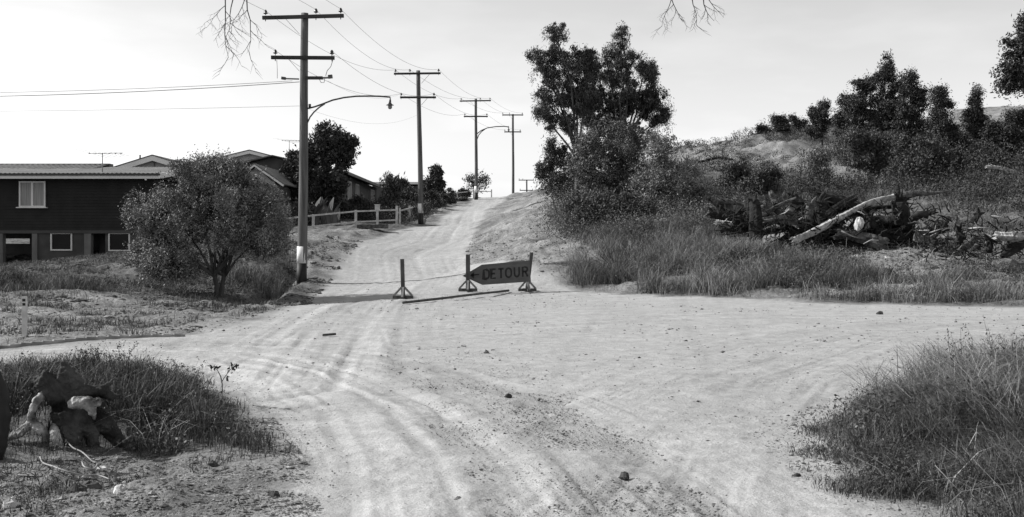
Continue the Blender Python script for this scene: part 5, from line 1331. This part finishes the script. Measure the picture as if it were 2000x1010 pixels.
L_ = [([(1548, 471, -1.5), (1600, 447, -1.4), (1650, 420, -1.0), (1700, 395, -.6), (1748, 384, -.3)], (6.2, 5), 'log_pale', 'long pale log slanting up across the front of the pile'),
      ([(1745, 388, 0), (1790, 378, .3), (1820, 378, .5), (1853, 373, .8)], (8, 2), 'log_mid', 'grey log tapering to a pale tip at the upper right of the pile'),
      ([(1378, 383, .8), (1420, 408, .5), (1470, 425, 0)], (3, 17), 'log_dark', 'black trunk narrowing to the left end of the pile'),
      ([(1490, 398, 0), (1530, 415, .2), (1575, 428, .3)], (6, 6), 'log_mid', 'thin grey log sloping right beside the upright stump'),
      ([(1488, 434, -.4), (1530, 428, -.2), (1570, 436, 0)], (8, 7), 'log_mid', 'stout grey log lying level right of the upright stump'),
      ([(1600, 388, .5), (1645, 395, .6), (1690, 408, .7)], (13, 9), 'log_dark', 'thick dark log behind the middle of the long pale one'),
      ([(1632, 457, -1.2), (1670, 460, -1.2), (1730, 478, -1.4)], (10, 11), 'log_mid', 'thick grey log lying at the foot of the pile'),
      ([(1640, 470, -.9), (1700, 485, -1), (1740, 488, -1)], (12, 9), 'log_dark', 'dark log half under the thick grey one at the foot'),
      ([(1715, 427, -.2), (1775, 438, -.1)], (7, 9), 'log_mid', 'short sawn log poking right from under the big root'),
      ([(1560, 445, .6), (1660, 440, .6), (1780, 455, .4)], (19, 21), 'log_dark', 'large black log forming the core of the pile'),
      ([(1580, 420, .9), (1700, 415, .9)], (18, 18), 'log_dark', 'upper black log lying at the back of the pile'),
      ([(1398, 434, -.3), (1432, 437, -.3)], (5, 4), 'log_pale', 'short pale block lying left of the upright stump'),
      ([(1650, 443, -1.3), (1664, 430, -1.2)], (4, 3), 'log_pale', 'stubby pale offcut above the thick grey log'),
      ([(1700, 455, -.4), (1765, 470, -.5)], (14, 12), 'log_dark', 'short black log under the right of the pile'),
      ([(1505, 375, .3), (1515, 400, .2)], (4, 6), 'log_mid', 'short snag standing left of the root tangle'),
      ([(1860, 505, -3), (1885, 482, -2.8), (1912, 462, -2.5)], (7, 5), 'log_mid', 'slender log lying on the slope right of the pile'),
      ([(1818, 472, -2), (1838, 448, -1.9), (1853, 422, -1.7)], (2, 2), 'log_dark', 'thin dark pole leaning on the slope right of the pile')]
for i, (pts, r_, m_, lab) in enumerate(L_): log('log', pts, r_, YP, m_, lab, 500 + i)
rr = random.Random(404)
zn = [(1520, 405, 'upper left'), (1535, 440, 'left middle'), (1545, 465, 'lower left'), (1580, 395, 'top left of centre'), (1620, 430, 'centre'), (1600, 462, 'foot, left of centre'), (1640, 405, 'top centre'),
      (1680, 468, 'foot, centre'), (1665, 425, 'hollow behind the white boulder'), (1710, 410, 'top right'), (1735, 450, 'right middle'), (1740, 475, 'lower right'), (1505, 455, 'left foot'), (1630, 478, 'very front'),
      (1770, 460, 'far right'), (1570, 420, 'upper middle'), (1700, 440, 'inner right'), (1655, 452, 'inner centre'), (1430, 425, 'far left'), (1452, 448, 'left end'), (1448, 405, 'upper left end'), (1500, 430, 'gap beside the upright stump'), (1800, 425, 'right end by the drum'), (1815, 455, 'right end, low down')]
for i, (cx, cy, w_) in enumerate(zn):
    a_ = rr.uniform(-.6, .6); l = rr.uniform(26, 60); dx, dy = math.cos(a_) * l, math.sin(a_) * l; r0 = rr.uniform(5, 11); yy = rr.uniform(-.3, .7)
    log('snag', [(cx - dx, cy - dy, yy), (cx + rr.uniform(-6, 6), cy + rr.uniform(-7, 3), yy), (cx + dx, cy + dy, yy + rr.uniform(-.6, .6))], (r0, r0 * rr.uniform(.3, .9)), YP, 'log_dark' if i % 4 else 'log_mid', f'broken {"black" if i % 4 else "grey"} snag jammed in the {w_} of the pile', 700 + i, group='broken snags jammed in the pile')
log('log', [(1925, 326, 0), (1960, 330, .3), (2020, 352, .6)], (3, 6), 60, 'log_pale', 'bleached fallen trunk on the slope at the right edge', 540, group='fallen timber on the hillside')
log('log', [(1828, 306, 0), (1866, 313, .2)], (2, 2.5), 66, 'log_pale', 'short bleached branch lying among the hillside trees', 541, group='fallen timber on the hillside')
log('log', [(1945, 460, 0), (1975, 462, 0), (2015, 463, .1)], (9, 12), 37, 'log_pale', 'blunt pale log end jutting in at the right edge above the slope', 542, group='fallen timber on the hillside')
log('log', [(1958, 502, 0), (1975, 490, .1), (2005, 470, .3)], (5, 12), 36.8, 'log_dark', 'dark root prop under the blunt pale log at the right edge', 543, group='fallen timber on the hillside')
log('log', [(1362, 318, 0), (1400, 309, .5), (1432, 312, 1)], (2.6, 1.8), 84, 'log_dark', 'dark log lying on the bare shoulder of the hill', 544, group='fallen timber on the hillside')
def root_stump(px, py, Y, spec, m, label, seed, spikes=8, sp=16, up=1.0):
    rr = random.Random(seed); k = Y / F; o0 = Vector(P(px, py, Y))
    tb = []
    for (a, b, r0, r1) in spec:
        A = Vector(P(a[0], a[1], Y)) - o0; B_ = Vector(P(b[0], b[1], Y)) - o0
        A.y = rr.uniform(-.1, .1); B_.y = rr.uniform(-.2, .2); tb.append(([A, A.lerp(B_, .5) + Vector((rr.uniform(-.04, .04), 0, 0)), B_], [r0 * k, (r0 + r1) / 2 * k, r1 * k]))
    c = tb[0][0][2]
    for i in range(spikes):
        a = rr.uniform(0, 6.28); d = Vector((math.cos(a), rr.uniform(-.7, .7), math.sin(a) * up)).normalized() * sp * k * rr.uniform(.7, 1.5)
        tb.append(([c, c + d * .55 + Vector((0, 0, .03)), c + d], [3.6 * k, 2.4 * k, .8 * k]))
    o = lumpy('root_stump', tb, M[m], None, 0.022, 0.05, 0.15, loc=o0)
    return tag(o, label, 'tree stump', 'uprooted stumps in the pile')
root_stump(1475, 455, 40.6, [((1475, 468), (1475, 395), 13, 11), ((1475, 395), (1466, 380), 8, 4), ((1475, 468), (1465, 480), 6, 3)], 'log_dark', 'upright black stump near the left end of the pile', 601, 7, 18)
root_stump(1757, 420, 41.2, [((1757, 440), (1757, 395), 20, 16), ((1757, 400), (1754, 360), 8, 2.5), ((1757, 440), (1790, 440), 12, 6)], 'log_dark', 'big black rooted stump with a tall spike at the right of the pile', 602, 9, 22)
root_stump(1605, 420, 41.6, [((1605, 440), (1605, 395), 17, 14), ((1600, 395), (1611, 376), 5, 3)], 'log_dark', 'black stump bristling with roots in the middle of the pile', 603, 10, 20)
root_stump(1548, 390, 42.4, [((1560, 410), (1548, 385), 12, 12)], 'log_dark', 'rounded dark root ball at the upper left of the pile', 604, 8, 14)
root_stump(1585, 415, 41.0, [((1575, 430), (1585, 400), 8, 8)], 'log_mid', 'tangled grey root ball in the upper middle of the pile', 605, 14, 16)
root_stump(1795, 452, 40.0, [((1800, 470), (1795, 440), 15, 12)], 'log_mid', 'grey stump with clawed roots at the right foot of the pile', 606, 10, 18)
root_stump(1830, 480, 38.6, [((1830, 490), (1828, 475), 9, 8)], 'log_dark', 'small dark root ball on the dirt right of the pile', 607, 8, 12)
root_stump(1700, 440, 40.8, [((1700, 450), (1702, 425), 11, 9)], 'log_dark', 'dark root ball in the hollow under the long pale log', 608, 9, 14)
root_stump(1872, 462, 38.5, [((1870, 475), (1874, 455), 9, 7)], 'log_dark', 'dark root ball between the slender slope log and the pile', 610, 11, 16)
root_stump(1935, 478, 37.2, [((1930, 492), (1938, 470), 8, 6)], 'log_dark', 'tangled dark root ball left of the blunt pale log end', 611, 11, 16)
root_stump(1440, 430, 41.2, [((1440, 445), (1438, 420), 10, 9)], 'log_dark', 'dark root ball under the narrowing black trunk at left', 612, 11, 16)
root_stump(1905, 385 + 40, 40.0, [((1900, 436), (1910, 420), 8, 5)], 'log_dark', 'low dark snag on the slope at the right', 609, 6, 14)
rr = random.Random(77); seen = {}
for i in range(46):
    px = rr.uniform(1480, 1990); py = (395 if px < 1860 else 420) + rr.uniform(0, 85); Y = 40.6 + rr.uniform(-1.2, 1.0) - (px > 1780) * 1.5 - (px > 1860) * 2
    A = Vector(P(px, py, Y)); d = Vector((rr.uniform(-1, 1), rr.uniform(-.5, .5), rr.uniform(-.45, .6))).normalized() * rr.uniform(.35, 1.0)
    mb = MB().tube([(0, 0, 0), d * .5 + Vector((0, 0, rr.uniform(-.05, .08))), d], [.03, .024, .008], 6, jit=.1, rnd=rr)
    mb.tube([d * .5 + Vector((0, 0, .02)), d * .5 + Vector((rr.uniform(-.2, .2), 0, .22))], [.014, .005], 5)
    o = mb.build('dead_stick', M[rr.choice(['log_mid', 'log_dark', 'log_pale'])]); o.location = A
    v_ = 'above' if py < 425 else ('at the level of' if py < 450 else 'below')
    lm = min(((1475, 'upright stump'), (1548, 'round root ball'), (1605, 'bristling middle stump'), (1677, 'white boulder'), (1757, 'tall-spiked stump'), (1798, 'black drum'), (1850, 'thin leaning pole'),
              (1905, 'low dark snag'), (1970, 'blunt pale log')), key=lambda q: abs(q[0] - px))[1]
    tone = o.data.materials[0].name.split('_')[1].replace('mid', 'grey'); ln_ = 'short' if d.length < .55 else ('long' if d.length > .8 else 'medium-length')
    lab = f'{ln_} {tone} stick {"rising" if d.z > .12 else ("drooping" if d.z < -.12 else "lying level")} {v_} the {lm}'
    if lab in seen: lab += ', to its right' if px > seen[lab] else ', to its left'
    seen.setdefault(lab, px)
    tag(o, lab, 'stick', 'dead sticks tangled in the log pile')
mb = MB(); rr = random.Random(88)
for i in range(760):
    if i < 540: px, py, Y = rr.uniform(1410, 1830), rr.triangular(388, 485, 440), 41.2 + rr.uniform(-1.3, .9)
    else: px, py, Y = rr.uniform(1800, 2010), rr.uniform(430, 520), 38 + rr.uniform(-1.5, 1)
    A = Vector(P(px, py, Y)); d = Vector((rr.uniform(-1, 1), rr.uniform(-.5, .5), rr.uniform(-.8, 1))).normalized() * rr.uniform(.15, .6)
    w_ = Vector((rr.uniform(-.1, .1), rr.uniform(-.1, .1), rr.uniform(-.1, .1)))
    mb.tube([A, A + d * .4 + w_, A + d * .8 + w_ * .3, A + d + w_], [.026, .020, .013, .004], 4, cap=False)
tag(mb.build('root_tangle', M['log_dark']), 'fine tangle of torn roots and twigs all through the log pile', 'roots', None, 'stuff')
# rubble on the dirt shelf of the pile
def rock(x, y, r_, m, label, seed, sc=(1, 1, .7), name='rock', group=None, up=.25, z=None):
    rr = random.Random(seed); zz = Hs(x, y) if z is None else z
    mb = MB(); mb.ball((0, 0, 0), r_, sc, 10, .22, rr)
    o = mb.build(name, M[m]); o.location = (x, y, zz + r_ * sc[2] * up); o.rotation_euler = (rr.uniform(-.3, .3), rr.uniform(-.3, .3), rr.uniform(0, 6))
    for p in o.data.polygons: p.use_smooth = False
    return tag(o, label, 'rock', group)
X, Y, z = P(1678, 441, 39.9); rock(X, Y, .22, 'stone_pale', 'white angular boulder lodged in the log pile', 1, (.9, .8, 1.1), z=z)
for px, py, r_, m_, lab in [(1220, 932, .042, 'stone_dark', 'dark stone alone on the pale road near the bottom centre right'), (1557, 931, .032, 'stone_dark', 'small dark stone on the road left of the grassy right mound'),
                            (1655, 960, .045, 'stone_dark', 'dark clod at the lower edge of the near right mound'), (1718, 611, .10, 'stone_dark', 'dark stone lying far out on the cross road'),
                            (1636, 905, .035, 'stone', 'pale angular stone at the tip of the near right mound'), (895, 978, .03, 'stone', 'flat stone near the bottom centre of the road'),
                            (993, 775, .04, 'stone_dark', 'dark stone on the gravel windrow in mid road'), (950, 691, .05, 'stone', 'stone in the upper part of the gravel windrow'),
                            (160, 935, .05, 'stone_pale', 'white stone inside the hose loop'), (200, 903, .05, 'stone_pale', 'white block right of the hose loop'),
                            (150, 965, .07, 'stone_dark', 'dark lump of slag on the near left ground'), (175, 950, .08, 'stone', 'rounded stone behind the dark lump at near left'),
                            (235, 968, .05, 'stone_pale', 'flat pale stone on the near left ground'), (20, 1003, .06, 'stone_pale', 'pale flat stone in the bottom left corner'),
                            (415, 905, .05, 'stone_dark', 'dark clod at the foot of the left mound'), (535, 970, .045, 'stone_dark', 'dark clod on the road edge at bottom left')]:
    x, y = zp(px, py); rock(x, y, r_, m_, lab, px, (1, .9, .75), name='stone', group='stones singled out on the ground', up=.05)
for px, py, Y, r_, lab in [(1672, 495, 38.2, .16, 'pale rock under the foot of the log pile'), (1730, 498, 37.8, .14, 'pale rock right of another under the pile'), (1850, 400, 46, .5, 'low pale earth lump behind the right of the pile'),
                           (1400, 300, 95, .7, 'pale boulder on the bare shoulder of the hill'), (1975, 515, 35, .5, 'pale earth lump low at the right edge of the bank')]:
    X, Y, z = P(px, py, Y); rock(X, Y, r_, 'stone_pale' if r_ < .3 else 'stone', lab, px, (1.2, 1, .55), group='pale rocks around the log pile')
X, Y, z = P(1798, 420, 40.3); tag(MB().tube([(X - .28, Y, z), (X + .25, Y, z + .02)], [.13, .15], 14).build('drum', M['tar_band']), 'short black drum lying on its side right of the big stump', 'drum')

# gravel: loose stones over road and verges
def pebbles(name, label, pts, size, rng, m):
    n = len(pts)
    base = np.array([[0.1, 0, .62], [.9, 0, .1], [.2, .85, .15], [-.8, .35, 0], [-.6, -.7, .1], [.4, -.8, 0], [0, 0, -.8]], float)
    tri = np.array([[0, 1, 2], [0, 2, 3], [0, 3, 4], [0, 4, 5], [0, 5, 1], [6, 2, 1], [6, 3, 2], [6, 4, 3], [6, 5, 4], [6, 1, 5]])
    a = rng.uniform(0, 2 * np.pi, n); c, s_ = np.cos(a), np.sin(a)
    b = base[None] * (1 + rng.uniform(-.35, .35, (n, 7, 3))) * size[:, None, None] * np.stack([np.ones(n), rng.uniform(.6, 1, n), rng.uniform(.35, .8, n)], 1)[:, None, :]
    v = np.stack([b[..., 0] * c[:, None] - b[..., 1] * s_[:, None], b[..., 0] * s_[:, None] + b[..., 1] * c[:, None], b[..., 2] + size[:, None] * .2], -1) + pts[:, None]
    f = (tri[None] + (np.arange(n) * 7)[:, None, None]).reshape(-1, 3)
    o = np_mesh(name, v.reshape(-1, 3), f, m, None, {'rnd': np.repeat(rng.uniform(0, 1, n), 7)}, smooth=False)
    return tag(o, label, 'gravel', None, 'stuff')
def pick(n, x0, x1, y0, y1, fn):
    x = rng.uniform(x0, x1, n); y = rng.uniform(y0, y1, n); w = fn(x, y); k = rng.uniform(size=n) < w
    return x[k], y[k]
windrow = [zp(*p) for p in [(880, 640), (930, 690), (1000, 750), (1060, 800), (1120, 860), (1180, 940), (1230, 1010)]]
wind2 = [zp(*p) for p in [(820, 740), (870, 790), (900, 850), (950, 920), (980, 1010)]]
wind3 = [zp(*p) for p in [(560, 650), (650, 660), (800, 680), (880, 700)]]
def wf(x, y):
    w = 0.12 + 0 * x
    for pts_, wd_, a_ in ((windrow, .42, 1.6), (wind2, .16, .5), (wind3, .7, .5)):
        d, _, _ = seg_dist(x, y, pts_); w = w + a_ * np.exp(-(d / wd_) ** 2)
    return np.clip(w * (0.6 + 1.6 * fbm(x * 1.5, y * 1.5, 91, 3)), 0, 1) * np.clip((17.5 - y) / 6, 0, 1) * (sdf(x, y, ROAD) > -0.2)
x, y = pick(190000, -4, 5, 5.8, 18, wf)
sz = 0.0050 * np.exp(rng.normal(0, .55, len(x)))
pebbles('gravel', 'loose gravel strewn in windrows over the near road', np.stack([x, y, near_h(x, y)], 1), np.clip(sz, .003, .032), rng, M['stone'])
x, y = pick(26000, -7, 14, 14, 40, lambda x, y: 0.35 * (sdf(x, y, ROAD) > -0.1) * np.clip(.4 + 1.8 * fbm(x * .7, y * .7, 95, 3), 0, 1))
pebbles('gravel', 'loose stones scattered over the far part of the junction', np.stack([x, y, mid_h(x, y)], 1), np.clip(0.013 * np.exp(rng.normal(0, .5, len(x))), .008, .06), rng, M['stone'])
x, y = pick(150000, -7, -.9, 5.6, 10.5, lambda x, y: ((sdf(x, y, ROAD) < .25) & (sdf(x, y, MOUNDL) < .1)) * np.clip(.5 + 1.2 * fbm(x * 2, y * 2, 97, 3), 0, 1))
pebbles('rubble', 'fine stones and clods over the bare ground at near left', np.stack([x, y, near_h(x, y)], 1), np.clip(0.0062 * np.exp(rng.normal(0, .6, len(x))), .003, .035), rng, M['stone'])
x, y = pick(22000, 1.6, 4, 5.6, 12, lambda x, y: ((np.abs(sdf(x, y, MOUNDR)) < .45)) * .6)
pebbles('rubble', 'small clods along the rim of the near right mound', np.stack([x, y, near_h(x, y)], 1), np.clip(0.0055 * np.exp(rng.normal(0, .6, len(x))), .003, .03), rng, M['stone'])
x, y = pick(26000, -20, -5.4, 17.3, 34, lambda x, y: .5 * (sdf(x, y, ROAD) < 0) * np.clip(.4 + 1.6 * fbm(x * .8, y * .8, 98, 3), 0, 1))
pebbles('rubble', 'stones over the pale verge beyond the kerb', np.stack([x, y, mid_h(x, y)], 1), np.clip(0.022 * np.exp(rng.normal(0, .5, len(x))), .01, .09), rng, M['stone'])
x, y = pick(16000, -3, 5, 38, 60, lambda x, y: .5 * (sdf(x, y, ROAD) < 0.1))
pebbles('rubble', 'broken stones over the bare bank right of the hill road', np.stack([x, y, mid_h(x, y)], 1), np.clip(0.022 * np.exp(rng.normal(0, .55, len(x))), .01, .13), rng, M['stone'])
x, y = pick(16000, 8, 19, 32, 42, lambda x, y: .45 * (sdf(x, y, ROAD) < -.3) * (x > 9))
pebbles('rubble', 'earth clods and chips on the slope around the log pile', np.stack([x, y, mid_h(x, y)], 1), np.clip(0.03 * np.exp(rng.normal(0, .5, len(x))), .02, .13), rng, M['stone'])

x, y = pick(9000, 8.5, 18.5, 38.5, 44.5, lambda x, y: np.clip(1.3 - ((x - 13) / 4.2) ** 2 - ((y - 41.3) / 1.6) ** 2, 0, 1))
pebbles('debris', 'charred bark, chips and clods packed under the log pile', np.stack([x, y, mid_h(x, y)], 1), np.clip(0.07 * np.exp(rng.normal(0, .5, len(x))), .03, .22), rng, M['log_dark'])
x, y = pick(9000, 13.5, 22, 32, 44, lambda x, y: .6 * (fbm(x * .8, y * .8, 88, 3) > 0))
pebbles('debris', 'dark clods and bark over the churned slope at right', np.stack([x, y, mid_h(x, y)], 1), np.clip(0.05 * np.exp(rng.normal(0, .5, len(x))), .02, .16), rng, M['log_mid'])
x, y = pick(60000, -20, -5.8, 27, 56, lambda x, y: .8 * (sdf(x, y, ROAD) < .15) * np.clip(.25 + 1.8 * fbm(x * .9, y * .9, 89, 3), 0, 1))
pebbles('clods', 'dark earth clods over the broken bank around the round tree and first pole', np.stack([x, y, mid_h(x, y)], 1), np.clip(0.034 * np.exp(rng.normal(0, .55, len(x))), .015, .15), rng, M['clod'])
x, y = pick(30000, -18, -5.4, 17.3, 30, lambda x, y: .7 * (sdf(x, y, ROAD) < -.1) * np.clip(.1 + 2.0 * fbm(x * 1.1, y * 1.1, 90, 3), 0, 1))
pebbles('clods', 'dark clods and litter patches over the verge beyond the kerb', np.stack([x, y, mid_h(x, y)], 1), np.clip(0.02 * np.exp(rng.normal(0, .5, len(x))), .01, .07), rng, M['clod'])
# ---------------------------------------------------------------- overhanging bare twigs of a tree beside the photographer
ft = thing('overhead_tree', 'bare hanging twigs dangling in at the top from a tree above the viewer', 'tree', (-4.6, 1.2, 0.0))
ft.location.z = Hs(-4.6, 1.2)
rr = random.Random(31)
mb = MB(); B0 = ft.location
def rel(p): return Vector(p) - B0
mb.tube([(0, 0, -.3), (.05, .1, 1.5), (.0, .3, 3.2), (.3, .8, 4.6), (.6, 1.4, 6.0)], [.24, .2, .17, .14, .1], 12, jit=.06, rnd=rr)
YT = 7.2
A1 = P(440, -230, YT); A2 = P(1345, -190, YT)
mb.tube(smooth([rel((-4.3, 2.0, 4.4)), rel((-3.6, 4.5, 4.9)), rel(A1)]), [.085 - .0045 * i for i in range(13)], 8)
mb.tube(smooth([rel((-4.0, 2.4, 5.6)), rel((-1.6, 4.8, 5.5)), rel(A2)]), [.085 - .0045 * i for i in range(13)], 8)
mb.build('trunk', M['bark'], ft)
def twig(mb, p, d, l, r_, lev, rr):
    pts_ = [p.copy()]; n = 5
    for i in range(n):
        d = (d + Vector((rr.uniform(-.28, .28), rr.uniform(-.25, .25), rr.uniform(-.12, .05)))).normalized(); p = p + d * l / n; pts_.append(p.copy())
        if lev > 0 and i >= 0 and rr.random() < .85:
            s_ = rr.choice((-1, 1)); dd = (d + Vector((s_ * rr.uniform(.5, 1.1), rr.uniform(-.4, .4), 0.05))).normalized()
            twig(mb, p.copy(), dd, l * rr.uniform(.35, .6), r_ * .55, lev - 1, rr)
    mb.tube(pts_, [r_ * (1 - .14 * i) for i in range(n + 1)], 4, cap=False)
sprays = {id(A1): MB(), id(A2): MB()}
for (px, py, x2, y2, l, r_, par) in [(440, -1, 425, 60, .38, .0042, A1), (455, -1, 446, 40, .26, .004, A1), (482, -1, 488, 60, .34, .0042, A1), (478, -1, 460, 45, .25, .003, A1), (441, 10, 400, 40, .22, .0028, A1),
                                   (1312, -1, 1335, 40, .17, .0042, A2), (1311, -1, 1300, 45, .20, .0028, A2), (1352, -1, 1355, 40, .17, .0035, A2), (1374, -1, 1382, 40, .17, .0038, A2), (1384, -1, 1408, 30, .16, .0028, A2)]:
    mb = sprays[id(par)]
    a = Vector(P(px, py, YT)); b = Vector(P(x2, y2, YT))
    if py < 0: mb.tube([rel(par), (rel(par) + rel(a)) / 2 + Vector((rr.uniform(-.03, .03), 0, 0)), rel(a)], [.012, .008, r_], 6)
    twig(mb, rel(a), (b - a).normalized(), l, r_, 2, rr)
for q in sprays.values(): q.build('twig_spray', M['bark'], ft)
